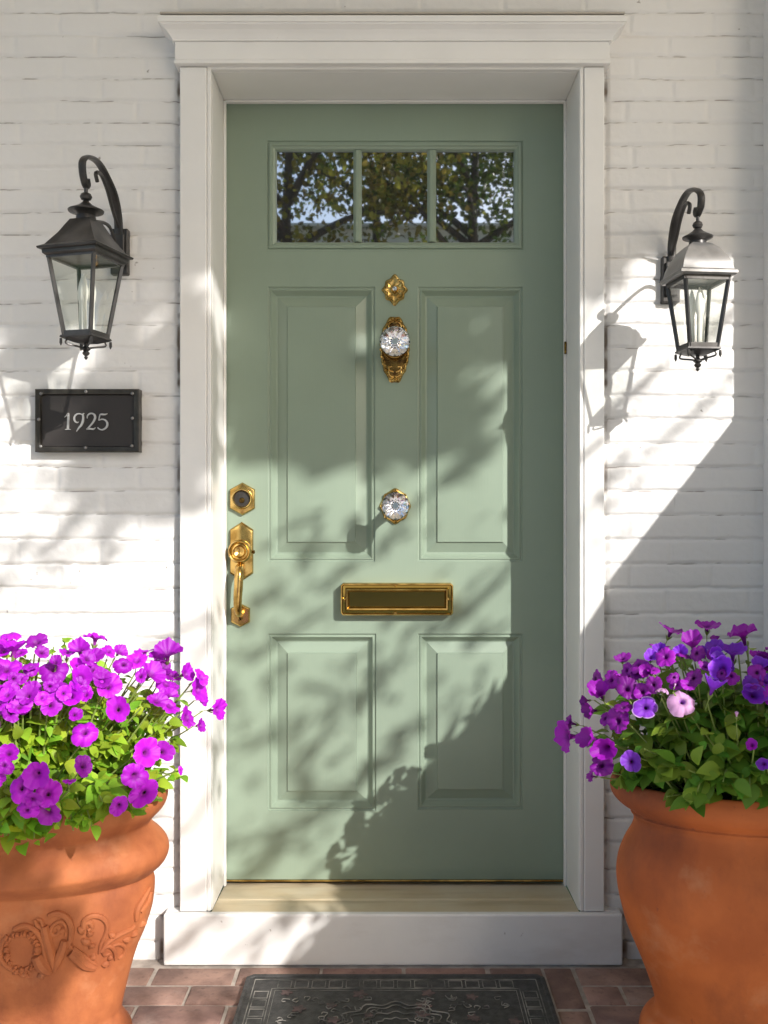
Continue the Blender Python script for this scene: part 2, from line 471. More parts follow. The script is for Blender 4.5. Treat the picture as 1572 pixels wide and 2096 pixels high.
wall = finish(me, 'brick_wall', M_wall, smooth='full')
tag(wall, 'white painted brick wall with thin cracked joints around the doorway', 'wall')

mb = MB(); mb.box(X(1563, D_WALL), 1.26, YW - .103, YW + .02, -.02, 3.6)
pil = mb.build('wall_pilaster', M_wall, bevel=.004)
tag(pil, 'narrow white pilaster edge rising up the far right side of the brick wall', 'pilaster')

# ------------------------------------------------------------------ door surround
xl, xr = X(460, 2.6), X(1157, 2.6)            # clear opening
ztop = Z(210, 2.6); zth = Z(1812, 2.6)
sur = empty('door_surround', (0, YC, 0), 'white wooden door casing with moulded cornice around the green door', 'door frame')
cl, cr = X(368, D_CAS), X(1237, D_CAS)
zf0, zf1 = Z(130, D_PL), Z(85, D_PL)
zpl = Z(1872, D_PL)
for s, (o, i) in ((-1, (cl, xl)), (1, (cr, xr))):
    a, b_ = sorted((o, i - s * -.010 if False else i + s*.011))
    mb = MB(); mb.box(a, b_, YC, YW + .03, zpl + .001, zf0 - .001)
    # inner bead standing just proud of the board edge
    bx = i + s*.0055
    mb.box(min(bx - .0052, bx + .0052), max(bx - .0052, bx + .0052), YC - .003 + .006, YC + .02, zpl + .001, zf0 - .001)
    mb.build('casing', M_trim, sur, bevel=.0025)
    mb = MB(); mb.box(min(i, i + s*.03), max(i, i + s*.03), YC + .021, .03, zpl - .004, ztop + .03)
    mb.build('jamb', M_trim, sur, bevel=.0015)
    mb = MB(); mb.box(min(i - s*.006, i - s*.0002), max(i - s*.006, i - s*.0002), -.020, -.0032, zth + .004, ztop - .0004)
    mb.build('door_stop', M_trim, sur, bevel=.0015)
mb = MB(); mb.box(xl - .011, xr + .011, YC + .003, YC + .02, ztop, ztop + .013)
mb.box(xl - .012, xr + .012, YC + .0005, YW + .03, ztop + .0135, zf0 - .0005)
mb.box(xl - .0, xr + .0, YC + .0205, .03, ztop + .0002, ztop + .03)
mb.build('head_jamb', M_trim, sur, bevel=.002)
mb = MB(); mb.box(xl + .0002, xr - .0002, -.020, -.0035, ztop - .006, ztop - .0003); mb.build('door_stop', M_trim, sur, bevel=.0015)
def mitre(prof, x0, x1, yf, yb):
    loops = []
    for e, z in prof:
        loops.append([(x0 - e, yb, z), (x0 - e, yf - e, z), (x1 + e, yf - e, z), (x1 + e, yb, z)])
    m = MB(); m.loft(loops, True, True, True); return m
fx0, fx1 = X(358, D_PL), X(1248, D_PL)
mitre([(0, zf0), (.002, zf0 + .0015), (.002, zf0 + .008), (0, zf0 + .010), (0, zf1)], fx0, fx1, YP, YW + .03).build('frieze', M_trim, sur, bevel=.001)
mitre([(0, zf1), (.005, zf1), (.006, zf1+.004), (.008, zf1+.007), (.012, zf1 + .013), (.019, zf1+.021), (.027, zf1+.027), (.030, zf1 + .029), (.030, zf1 + .032), (.034, zf1+.033), (.036, zf1+.045), (.034, zf1+.048), (.0, zf1+.053)],
      fx0, fx1, YP, YW + .03).build('cornice', M_trim, sur, bevel=.0006)
# sloped cap on top, plain grey
mitre([(.030, zf1+.0535), (.030, zf1+.058), (-.02, zf1 + .062)], fx0, fx1, YP, YW + .03).build('drip_cap', mat('grey_cap', (.42, .38, .33), .8), sur)
# threshold and plinth board
mb = MB()
zt0, zt1 = zth, Z(1868, D_CAS)
ye = YC + .007
prof = [(.02, zt0), (-.01, zt0 + .001), (-.07, zt0 + .004), (-.105, zt0 + .006), (-.112, zt0+.0035), (-.118, zt0 + .0065), (-.15, zt1 - .002), (ye, zt1 - .001), (ye - .004, zt1 - .004), (ye - .004, zt1 - .014), (.02, zt1 - .014)]
xa, xb = xl - .0, xr + .0
loops = []
for x, in [(xa,), (xb,)]:
    loops.append([(x, y, z) for y, z in prof])
mb.loft(loops, True, True, True)
mb.build('threshold', M_thresh, sur, bevel=.001)
pb = MB(); pb.box(X(334, D_PL), X(1275, D_PL), YP, YC + .006, .001, zpl)
pb.box(X(334, D_PL), xl - .012, YC + .0062, YW + .03, .001, zpl - .0002); pb.box(xr + .012, X(1275, D_PL), YC + .0062, YW + .03, .001, zpl - .0002)
pb.build('plinth_board', M_plinth, sur, bevel=.005, seg=3)
mb = MB(); mb.box(xr - .007, xr - .001, -.026, -.0205, Z(725, 2.58), Z(700, 2.58)); mb.build('hinge', M_brass_dark, sur, bevel=.001)

# ------------------------------------------------------------------ front door
door = empty('front_door', ((xl + xr)/2, 0, zth), 'sage green panelled front door with three small panes and brass fittings', 'door')
zbot = Z(1800, 2.6)
rects = {'UL': (548, 768, 587, 1150), 'UR': (855, 1070, 587, 1150), 'LL': (548, 770, 1297, 1660), 'LR': (855, 1070, 1297, 1657), 'W': (547, 1071, 288, 512)}
def rr(t): return X(t[0], 2.6), X(t[1], 2.6), Z(t[3], 2.6), Z(t[2], 2.6)
holes = {k: rr(v) for k, v in rects.items()}
gxs = sorted({xl + .0015, xr - .0015} | {v[i] for v in holes.values() for i in (0, 1)})
gzs = sorted({zbot, ztop - .003} | {v[i] for v in holes.values() for i in (2, 3)})
mb = MB()
idx = {}
def vid(x, z):
    k = (round(x, 6), round(z, 6))
    if k not in idx: idx[k] = len(mb.v); mb.v.append((x, 0, z))
    return idx[k]
for a, b_ in zip(gxs, gxs[1:]):
    for c, d in zip(gzs, gzs[1:]):
        mxx, mzz = (a+b_)/2, (c+d)/2
        if any(h[0] < mxx < h[1] and h[2] < mzz < h[3] for h in holes.values()): continue
        mb.f.append((vid(a, c), vid(b_, c), vid(b_, d), vid(a, d))); mb.m.append(0)
mb.box(gxs[0], gxs[-1], .024, .044, zbot, ztop - .003)
for q in ((gxs[0], gxs[0]+1e-4, zbot, ztop-.003), (gxs[-1]-1e-4, gxs[-1], zbot, ztop-.003)):
    mb.box(q[0], q[1], .0002, .024, q[2], q[3])
mb.box(gxs[0], gxs[-1], .0002, .024, zbot, zbot + 1e-4)
me = mb.mesh('door_slab'); slab = finish(me, 'door_slab', M_door, door)
def rloop(h, inset, y): return [(h[0]+inset, y, h[2]+inset), (h[1]-inset, y, h[2]+inset), (h[1]-inset, y, h[3]-inset), (h[0]+inset, y, h[3]-inset)]
PROF = [(0, 0), (.0015, .0035), (.0045, .0045), (.0065, .0022), (.0095, .0018), (.0115, .0050), (.016, .0105), (.0215, .0165), (.025, .0172), (.052, .0065), (.0535, .0022), (.0545, .002)]
for k in ('UL', 'UR', 'LL', 'LR'):
    mb = MB(); mb.loft([rloop(holes[k], i, y) for i, y in PROF], True, False, True)
    mb.build('panel', M_door, door, smooth=True, angle=12)
# window frame with muntins
h = holes['W']
wf = MB()
WP = [(0, 0), (.0015, .003), (.0045, .0035), (.006, -.0015), (.013, -.002), (.016, .002), (.0205, .004), (.0235, .010), (.0235, .018)]
wf.loft([rloop(h, i, y) for i, y in WP], True, False, False)
gz0, gz1 = h[2] + .0235, h[3] - .0235
g_edges = [h[0] + .0235, X(723, 2.6), X(740, 2.6), X(875, 2.6), X(893, 2.6), h[1] - .0235]
for a, b_ in ((1, 2), (3, 4)):
    x0, x1 = g_edges[a], g_edges[b_]
    pr = [(x0, .018), (x0, .010), (x0 + .004, .005), (x0+.0075, .0015), (x1-.0075, .0015), (x1 - .004, .005), (x1, .010), (x1, .018)]
    wf.loft([[(x, y, z) for x, y in pr] for z in (gz0, gz1)], False)
wfr = wf.build('window_frame', M_door, door, smooth=True, angle=20)
for a in (0, 2, 4):
    m = MB(); m.box(g_edges[a], g_edges[a+1], .0165, .0195, gz0, gz1); m.build('pane', M_pane, wfr)
# brass sweep, and a dark strip standing in for the shaded gap below
m = MB(); m.box(gxs[0], gxs[-1], -.004, .02, Z(1803.5, 2.6), zbot - .0005); m.build('door_sweep', M_brass, door, bevel=.001)
m = MB(); m.box(gxs[0]-.001, gxs[-1]+.001, .03, .036, zth - .004, Z(1803.5, 2.6) - .0005); m.build('gap_shade_strip', M_dark, door)

def disc(m, c, prof, seg=40, mi=0, sy=1, mod=None):  # prof (r, out)
    m.lathe(prof, c, 'y', seg, sy, mi, cap0=False, cap1=True, mod=mod)
# ornate back plate outline
def outline(rx, rz, n, amp, sharp=0, k0=0):
    out = []
    N = 120
    for i in range(N):
        a = 2*math.pi*i/N
        r = 1 + amp*abs(math.cos(n*a/2 + k0)) - amp*.5
        x = rx*r*math.copysign(abs(math.cos(a))**1.0, math.cos(a)); z = rz*r*math.copysign(abs(math.sin(a))**(1 - sharp), math.sin(a))
        out.append((x, z))
    return out
def plate(m, c, ol, y0, steps, mi=0):
    loops = [[(c[0] + x, y0, c[2] + z) for x, z in ol]]
    for sc, d in steps: loops.append([(c[0] + x*sc, y0 - d, c[2] + z*sc) for x, z in ol])
    m.loft(loops, True, True, True, mi)
# small ornate viewer plate above
vp = at(808, 592, 2.59)
m = MB()
def pointed(rx, rz, lob=8, amp=.12, ex=1.35):
    o = []
    for i in range(96):
        a = 2*math.pi*i/96
        ca, sa = math.cos(a), math.sin(a)
        d = (abs(ca/rx)**ex + abs(sa/rz)**ex)**(-1/ex)
        d *= 1 + amp*math.cos(lob*a)*1.0
        o.append((d*ca, d*sa))
    return o
plate(m, vp, pointed(.033, .040, 8, .07, 1.5), 0, [(1, .002), (.93, .005), (.80, .0055), (.72, .009), (.62, .0085), (.45, .006), (.30, .0065), (.22, .013), (.1, .016)])
for i in range(8):
    a = i*math.pi/4 + math.pi/8
    m.lathe([(.0045, 0), (.004, .003), (.002, .0045)], (vp.x + .0215*math.cos(a), -.005, vp.z + .026*math.sin(a)), 'y', 10, cap1=True)
vo = m.build('viewer_plate', M_brass, door, smooth=True, angle=30)
m = MB(); m.lathe([(.006, 0), (.006, .003), (.004, .005), (.001, .0055)], (vp.x, -.0155, vp.z), 'y', 16, cap1=True); m.build('viewer_lens', M_foil, vo, smooth=True)

def crystal_knob(name, c, r, out, plate_obj_fn):
    grp = plate_obj_fn()
    # shank ring and neck
    m = MB()
    m.lathe([(r*.86, .006), (r*.88, .010), (r*.82, .013), (r*.78, .012), (r*.74, .009)], c, 'y', 40, cap1=False)
    m.lathe([(r*.74, .0092), (r*.66, .010), (r*.6, .020), (r*.52, .030), (r*.42, .04), (r*.36, out*.5), (r*.40, out*.62), (r*.52, out*.70), (r*.60, out*.74), (r*.5, out*.75)], c, 'y', 40)
    m.build('shank', M_brass_dark, grp, smooth=True, angle=30)
    # faceted crystal: flat shaded gem
    m = MB()
    def ring(rad, h, n, ph): return [(c[0] + rad*math.cos(2*math.pi*(k+ph)/n), -h, c[2] + rad*math.sin(2*math.pi*(k+ph)/n)) for k in range(n)]
    n = 12
    b0 = out*.745
    rings = [ring(r*.50, b0, n, 0), ring(r*.86, b0 + r*.28, n, .5), ring(r*1.0, b0 + r*.58, n, 0), ring(r*.97, b0 + r*.72, n, .5), ring(r*.74, b0 + r*.98, n, 0), ring(r*.42, b0 + r*1.12, n, .5)]
    base = len(m.v)
    vs = [p for l in rings for p in l]; fs = []
    for i in range(len(rings)-1):
        for k in range(n):
            k2 = (k+1) % n
            A, B = i*n, (i+1)*n
            if i % 2 == 0: fs += [(A+k, A+k2, B+k), (A+k2, B+k2, B+k)]
            else: fs += [(A+k, A+k2, B+k2), (A+k, B+k2, B+k)]
    fs.append(tuple(range(n))[::-1]); fs.append(tuple((len(rings)-1)*n + k for k in range(n)))
    m.add(vs, fs)
    m.build('crystal', M_crystal, grp)
    # silvered star behind the crystal
    m = MB()
    n2 = 24; l0 = []; l1 = []
    for k in range(n2):
        rad = r*(.80 if k % 2 else .62); a = 2*math.pi*k/n2
        l0.append((c[0] + rad*math.cos(a), -(b0 + r*(.34 if k % 2 else .22)), c[2] + rad*math.sin(a)))
        l1.append((c[0] + rad*.35*math.cos(a), -(b0 + r*(.16 if k % 2 else .30)), c[2] + rad*.35*math.sin(a)))
    m.loft([l0, l1], True, False, True)
    m.build('backing', M_foil, grp)
    return grp
# upper knob on a long ornate plate
uc = at(808, 716, 2.6)
def up():
    m = MB()
    ol = pointed(.040, .090, 18, .03, 2.05)
    ol = [(x*(1 - .12*max(0, -z/.096)), z) for x, z in ol]
    ol2 = []
    for i, (x, z) in enumerate(ol):
        a = math.atan2(z/.096, x/.043)
        base = (abs(math.cos(a))**1.7 , abs(math.sin(a)))
        ol2.append((x*1.0, z))
    plate(m, uc, ol2, 0, [(1, .002), (.95, .006), (.88, .0065), (.84, .004), (.80, .0035)], 0)
    plate(m, (uc.x, 0, uc.z), [(x*.80, z*.80) for x, z in ol2], -.0032, [(1, .001), (.98, .0015)], 1)
    for i in range(26):
        a = 2*math.pi*i/26; x = .0365*math.cos(a); z = .083*math.sin(a)
        sh = 1 - .12*max(0, -z/.096)
        m.lathe([(.0048, 0), (.0042, .003), (.002, .005)], (uc.x + x*sh*(.82 + .18*abs(math.cos(a))), -.006, uc.z + z), 'y', 8, cap1=True)
    for s in (-1, 1):
        for z0 in (.055, .068, -.055, -.068):
            m.tube(smooth_path([(uc.x + s*.003, -.007, uc.z + z0*1.1), (uc.x + s*.014, -.008, uc.z + z0*1.02), (uc.x + s*.017, -.008, uc.z + z0*.86), (uc.x + s*.008, -.007, uc.z + z0*.84)], 4), [.0022]*13, 6)
    return m.build('knocker_plate', [M_brass, M_brass_dark], door, smooth=True, angle=30)
g = crystal_knob('knocker', (uc.x, 0, Z(712, 2.6)), .0395, .105, up)
# lower centre knob on a small rose
lc = at(809, 1036, 2.6)
def lo():
    m = MB()
    plate(m, lc, pointed(.041, .047, 8, .03, 1.7), 0, [(1, .003), (.93, .008), (.85, .009), (.80, .007), (.5, .007)])
    for i in range(8):
        a = i*math.pi/4
        m.lathe([(.005, 0), (.0045, .003), (.002, .005)], (lc.x + .036*math.cos(a), -.007, lc.z + .041*math.sin(a)), 'y', 10, cap1=True)
    return m.build('knob_rose', M_brass, door, smooth=True, angle=30)
crystal_knob('door_knob', (lc.x, 0, lc.z), .036, .135, lo)

# mail slot
mx0, mx1, mz0, mz1 = X(697, 2.57), X(928, 2.57), Z(1260, 2.57), Z(1194, 2.57)
m = MB()
c = .006
def cham(x0, x1, z0, z1, c): return [(x0+c, z0), (x1-c, z0), (x1, z0+c), (x1, z1-c), (x1-c, z1), (x0+c, z1), (x0, z1-c), (x0, z0+c)]
def chl(i, y, cc=c): return [(x, y, z) for x, z in cham(mx0+i, mx1-i, mz0+i, mz1-i, max(.0006, cc - i*.5))]
m.loft([chl(0, 0), chl(0, -.027), chl(.0015, -.030), chl(.0035, -.0295), chl(.006, -.024), chl(.0125, -.0225), chl(.0145, -.026), chl(.0155, -.030), chl(.0185, -.0305), chl(.020, -.026), chl(.0205, -.018)], True)
m.m = [1 if 4*8 <= k_ < 6*8 else 0 for k_ in range(len(m.f))]
slot = m.build('mail_slot', [M_brass, M_flap2], door, smooth=True, angle=25)
m = MB(); i = .0207
m.prism(cham(mx0+i, mx1-i, mz0+i, mz1-i, .001), -.010, -.019, inset=.002, depth=.001); m.build('flap', M_flap, slot)
for px, py in ((705, 1226), (917, 1226), (809, 1197.5), (809, 1255.5)):
    q = at(px, py, 2.573)
    m = MB(); m.lathe([(.0048, .0), (.0046, .002), (.003, .0036), (.0008, .004)], (q.x, -.0225, q.z), 'y', 14, cap1=True)
    m.box(q.x-.0035, q.x+.0035, -.0272, -.0262, q.z-.0005, q.z+.0005)
    m.build('screw', M_brass, slot, smooth=True)

# deadbolt
def hexa(rx, rz, fl): return [(0, rz), (rx, rz*fl), (rx, -rz*fl), (0, -rz), (-rx, -rz*fl), (-rx, rz*fl)]
dc = at(495, 1021, 2.585)
m = MB(); plate(m, dc, hexa(.0335, .044, .58), -.0005, [(1, .006), (.93, .011), (.86, .012)])
m.lathe([(.0285, .011), (.028, .017), (.0255, .0205), (.0235, .020), (.0215, .0165), (.0208, .0127)], (dc.x, 0, dc.z), 'y', 40)
db = m.build('deadbolt', M_brass, door, smooth=True, angle=28)
m = MB(); m.lathe([(.0206, .0131), (.012, .0134), (.008, .0140), (.001, .0142)], (dc.x, 0, dc.z), 'y', 32, cap1=True); m.build('cylinder', M_dark, db, smooth=True)
m = MB(); m.lathe([(.0075, .0143), (.0065, .0160), (.001, .0162)], (dc.x, 0, dc.z - .004), 'y', 16, cap1=True); m.build('keyway', M_brass_dark, db, smooth=True)
# handle set
hc = at(493.5, 1129, 2.585)
m = MB()
plate(m, hc, hexa(.031, .079, .74), -.0005, [(1, .006), (.93, .011), (.88, .012)])
hp = m.build('handle_plate', M_brass, door, smooth=True, angle=28)
m = MB(); m.lathe([(.022, .012), (.0235, .018), (.029, .024), (.0315, .031), (.031, .036), (.027, .040), (.0235, .038), (.021, .033), (.017, .034), (.013, .040), (.009, .038), (.004, .035)], (hc.x - .001, 0, hc.z + .001), 'y', 44, cap1=True)
m.build('turn_knob', M_brass, hp, smooth=True, angle=40)
m = MB(); m.tube([(hc.x + .02, -.02, hc.z), (hc.x + .031, -.022, hc.z), (hc.x + .036, -.023, hc.z - .001), (hc.x+.038, -.023, hc.z-.001)], [.003, .0035, .0055, .003], 10); m.build('thumb_pin', M_brass_dark, hp, smooth=True)
lr = at(491, 1260, 2.585)
m = MB()
plate(m, lr, hexa(.0255, .0315, .60), -.0005, [(1, .006), (.92, .010), (.86, .011)])
m.build('handle_rose', M_brass, door, smooth=True, angle=28)
m = MB()
path = smooth_path([(hc.x, -.012, hc.z - .040), (hc.x, -.042, hc.z - .042), (hc.x + .001, -.058, hc.z - .058), (hc.x, -.060, hc.z - .09), (lr.x + .001, -.058, lr.z + .05), (lr.x, -.05, lr.z + .020), (lr.x, -.032, lr.z + .005), (lr.x, -.010, lr.z + .001)], 6)
n = len(path)
m.tube(path, [.0105 + .003*math.sin(math.pi*i/(n-1)) - .0035*(i/(n-1)) for i in range(n)], 14)
m.build('grip', M_brass, door, smooth=True)
m = MB(); m.tube([(lr.x + .001, -.030, lr.z - .003), (lr.x + .003, -.026, lr.z - .008), (lr.x - .002, -.020, lr.z - .013)], [.003, .004, .002], 8); m.build('grip_screw', M_brass_dark, door, smooth=True)

# ------------------------------------------------------------------ house number plaque
pd = 2.40
px0, px1, pz0, pz1 = X(71, pd), X(284, pd), Z(925, pd), Z(796, pd)
pq = empty('house_number_plaque', ((px0+px1)/2, YW, pz0), 'dark bronze rectangular house number plaque with silver numerals 1925', 'house number')
yb = YW + .003; yf = pd - CD
m = MB()
def ploop(i, y, cc=.0): return [(x, y, z) for x, z in cham(px0+i, px1-i, pz0+i, pz1-i, max(cc, .0002))]
m.loft([ploop(0, yb), ploop(0, yf+.002), ploop(.002, yf), ploop(.010, yf+.001), ploop(.0125, yf+.002, .004), ploop(.0145, yf + .010, .005)], True, True, False)
m.build('frame', M_plaque_f, pq, smooth=True, angle=20)
m = MB(); i = .0146
m.prism(cham(px0+i, px1-i, pz0+i, pz1-i, .005), yf + .016, yf + .009); m.build('plate', M_plaque, pq)
def q7(x, y): return at(50 + x/6.046, 770 + y/6.046, pd)
strokes = {'1': [([(482,505),(505,488),(528,462),(540,455)], [2,5,9,3]), ([(531,462),(531,520),(528,590),(526,650)], [11,12,12,13]), ([(492,657),(526,653),(560,657)], [3,7,3])],
 '9': [([(700,470),(672,461),(638,466),(612,492),(605,528),(618,558),(642,570),(660,562)], [6,7,8,9,10,9,7,3]), ([(728,455),(712,470),(716,510),(710,560),(690,605),(660,640),(632,682)], [4,9,12,13,12,9,2])],
 '2': [([(766,520),(768,488),(792,463),(826,458),(856,476),(864,510),(848,552),(816,596),(775,640),(756,655)], [3,6,8,9,11,12,11,9,7,4]), ([(756,652),(800,648),(840,652),(868,634)], [7,10,10,2])],
 '5': [([(1016,460),(985,470),(950,468),(925,470)], [3,9,10,8]), ([(925,470),(916,505),(908,545)], [6,5,4]), ([(908,545),(945,530),(985,538),(1012,570),(1014,610),(990,642),(950,660),(910,648),(896,630)], [3,7,9,11,12,10,8,6,6])]}
for d in '1925':
    m = MB()
    for pts, ws in strokes[d]:
        P_ = smooth_path([(a, 0, b_) for a, b_ in pts], 6)
        wi = np.interp(np.linspace(0, len(ws)-1, len(P_)), range(len(ws)), ws)
        lo_ = []
        for i, q in enumerate(P_):
            tt = P_[min(i+1, len(P_)-1)] - P_[max(i-1, 0)]; tt.normalize()
            nn = Vector((-tt.z, 0, tt.x)) * wi[i] * 1.05
            a1 = q7(q.x + nn.x, q.z + nn.z); a2 = q7(q.x - nn.x, q.z - nn.z)
            y0 = yf + .0095; y1 = yf + .006
            lo_.append([(a1.x, y0, a1.z), (a1.x, y1, a1.z), (a2.x, y1, a2.z), (a2.x, y0, a2.z)])
        m.loft(lo_, True, True, True)
    m.build('numeral', M_numeral, pq)
for x, y in ((178, 535), (200, 870), (757, 884), (1330, 862), (1335, 520), (760, 190), (205, 215), (1335, 215)):
    q = q7(x, y)
    m = MB(); m.lathe([(.0042, 0), (.004, .002), (.0024, .0036), (.0006, .004)], (q.x, yf + .001, q.z), 'y', 12, cap1=True); m.build('stud', M_iron_hi, pq, smooth=True)

# ------------------------------------------------------------------ wall lanterns
def lantern(cx, cy, rot, zs, sizes, armtop, plate_z, label, bell, hook):
    """zs: finial tip, body bottom, body top(eave), roof top, disc, ball ; sizes: body bottom/top/eave side"""
    zfin, zb, ze, zr, zd, zk = zs
    sb, st, se = sizes
    root = empty('wall_lantern', (cx, YW, zb), label, 'wall lantern', 'pair of lanterns either side of the door')
    def sq(side, z, n=1):
        h_ = side/2; pts = []
        cs = [(-1,-1),(1,-1),(1,1),(-1,1)]
        for i in range(4):
            a, b2 = cs[i], cs[(i+1) % 4]
            for k in range(n):
                tt = k/n; pts.append(((a[0]*(1-tt)+b2[0]*tt)*h_, (a[1]*(1-tt)+b2[1]*tt)*h_))
        cr_, sr_ = math.cos(rot), math.sin(rot)
        return [(cx + x*cr_ - y*sr_, cy + x*sr_ + y*cr_, z) for x, y in pts]
    # roof
    m = MB(); H = zr - ze
    if bell: pr = [(se*1.02, -.010), (se*1.10, -.006), (se*1.10, .0), (se*1.0, .004), (se*.96, .012), (se*.93, .020), (se*.84, .034), (se*.74, H*.60), (se*.60, H*.80), (se*.40, H*.95), (se*.30, H)]
    else: pr = [(se*.90, -.014), (se*.97, -.010), (se*.98, -.003), (se*1.08, -.001), (se*1.10, .003), (se*.92, .010), (se*.80, .022), (se*.62, H*.55), (se*.48, H*.8), (se*.36, H)]
    m.loft([sq(s_, ze + h_, 4) for s_, h_ in pr], True, True, True)
    m.build('roof', M_iron_hi if bell else M_iron, root, smooth=True, angle=22)
    # cap and ball
    m = MB()
    rn = se*.16
    m.lathe([(rn*1.05, zr - .001), (rn*1.0, zr + .006), (rn*.95, zd - .010), (rn*1.1, zd - .006), (rn*1.75, zd - .001), (rn*1.8, zd + .002), (rn*1.2, zd + .008), (rn*.7, zd + .014), (rn*.3, zd + .022), (rn*.25, zk - .008), (rn*.5, zk - .006), (rn*.62, zk), (rn*.5, zk + .006), (rn*.2, zk + .010), (rn*.2, zk + .02)], (cx, cy, 0), 'z', 28, cap0=True, cap1=True)
    m.build('cap', M_iron, root, smooth=True, angle=40)
    # body frame: four corner bars plus rails
    m = MB()
    T, B = sq(st, ze - .012), sq(sb, zb)
    for i in range(4):
        a, b2 = Vector(T[i]), Vector(B[i])
        m.tube([a, b2], .0052, 4)
    for s_, z in ((st*.99, ze - .014), (sb*1.0, zb + .004)):
        o1, o2 = sq(s_ + .008, z + .005), sq(s_ + .008, z - .005); i1, i2 = sq(s_ - .008, z + .005), sq(s_ - .008, z - .005)
        m.loft([o1, o2, i2, i1, o1], True)
    m.build('frame', M_iron, root)
    for i in range(4):
        j = (i+1) % 4
        gp = MB(); k = .985
        tq, bq = sq(st*k, ze - .019), sq(sb*k, zb + .009)
        gp.add([tq[i], tq[j], bq[j], bq[i]], [(0, 1, 2, 3)])
        gp.build('glass_pane', M_glass, root)
    # bottom tray with filigree and finial
    m = MB()
    hh = zb - zfin
    m.loft([sq(sb*1.18, zb - .001), sq(sb*1.22, zb - .005), sq(sb*1.05, zb - .008), sq(sb*.55, zb - .009 - hh*.12)], True, True, True)
    for i, q in enumerate(sq(sb*1.15, zb - .008)):
        m.tube([q, (q[0], q[1], q[2] - .010), (q[0], q[1], q[2] - .016)], [.003, .0035, .0008], 6)
        q2 = Vector(q); c0 = Vector((cx, cy, zb))
        e = q2 - Vector((cx, cy, q2.z))
        m.tube(smooth_path([c0 + e*.75 + Vector((0,0,-.008)), c0 + e*.80 + Vector((0,0,-hh*.38)), c0 + e*.35 + Vector((0,0,-hh*.48)), c0 + e*.08 + Vector((0,0,-hh*.55))], 4), .0022, 6)
    m.lathe([(.004, 0), (.0045, -hh*.35), (.009, -hh*.45), (.010, -hh*.52), (.005, -hh*.60), (.0085, -hh*.68), (.0065, -hh*.76), (.003, -hh*.82), (.0045, -hh*.9), (.0008, -hh)], (cx, cy, zb - .004), 'z', 16)
    m.build('finial', M_iron, root, smooth=True, angle=40)
    # candle cluster inside
    for k in range(3):
        a = k*2.1 + .5; x, y = cx + .013*math.cos(a), cy + .013*math.sin(a)
        m = MB(); m.lathe([(.006, zb + .010), (.006, zb + .075), (.0065, zb + .076), (.0085, zb+.085), (.0095, zb+.10), (.006, zb + .12), (.001, zb + .137)], (x, y, 0), 'z', 14, cap0=True)
        m.build('candle_bulb', M_bulb, root, smooth=True)
    # arm and scrolls, in the plane x = cx
    plz0, plz1 = plate_z
    yw = YW - .003
    L_ = yw - cy
    m = MB()
    pts = [(cx, yw - .012, plz0 + (plz1-plz0)*.45), (cx, yw - .018, plz1 - .01), (cx, yw - L_*.10, plz1 + (armtop-plz1)*.30), (cx, yw - L_*.22, plz1 + (armtop-plz1)*.68), (cx, yw - L_*.45, armtop - .010), (cx, yw - L_*.68, armtop), (cx, yw - L_*.92, armtop - .012), (cx, cy - .022, armtop - .035), (cx, cy - .024, armtop - .06), (cx, cy - .010, zk + .028), (cx, cy + .004, zk + .022), (cx, cy + .012, zk + .032), (cx, cy + .006, zk + .042)]
    P_ = smooth_path(pts, 6); n = len(P_)
    m.tube(P_, [.0100 - .0038*i/(n-1) for i in range(n)], 8, flat=(1.15, .65))
    pts = [(cx, yw - .02, plz1 + .0), (cx, yw - L_*.26, plz1 + (armtop-plz1)*.30), (cx, yw - L_*.42, plz1 + (armtop-plz1)*.62), (cx, yw - L_*.60, plz1 + (armtop-plz1)*.80), (cx, yw - L_*.74, plz1 + (armtop-plz1)*.70), (cx, yw - L_*.70, plz1 + (armtop-plz1)*.55)]
    m.tube(smooth_path(pts, 6), .0048, 8)
    m.tube(smooth_path([(cx, yw - .018, plz0 + (plz1-plz0)*.3), (cx, yw - L_*.35, plz1 - .02), (cx, cy + .03, zr + .01), (cx, cy + .012, zd - .004)], 6), .0042, 8)
    m.tube(smooth_path([(cx, cy, zk + .008), (cx, cy, zk + .02), (cx, cy - .004, zk + .028)], 3), .003, 8)
    m.build('arm', M_iron, root, smooth=True)
    m = MB()
    m.box(cx - .022, cx + .022, yw - .016, yw + .01, plz0, plz1); m.box(cx - .015, cx + .015, yw - .024, yw - .0165, plz0 + .015, plz1 - .015)
    m.build('back_plate', M_iron, root, bevel=.003)
    return root
dl, dr = 2.15, 2.205
lantern(X(176, dl), dl - CD, R(-16), (Z(733, dl), Z(689, dl), Z(519, dl), Z(452, dl), Z(433, dl), Z(403, dl)), (.066, .113, .136), Z(330, dl + .08), (Z(565, D_WALL), Z(472, D_WALL)),
        'larger dark iron lantern with pyramid roof hanging above the 1925 plaque', False, 1)
lantern(X(1428, dr), dr - CD, R(6), (Z(757, dr), Z(714, dr), Z(565, dr), Z(500, dr), Z(487, dr), Z(461, dr)), (.064, .101, .119), Z(396, dr + .08), (Z(622, D_WALL), Z(528, D_WALL)),
        'smaller dark iron lantern with sunlit bell shaped roof right of the door', True, -1)

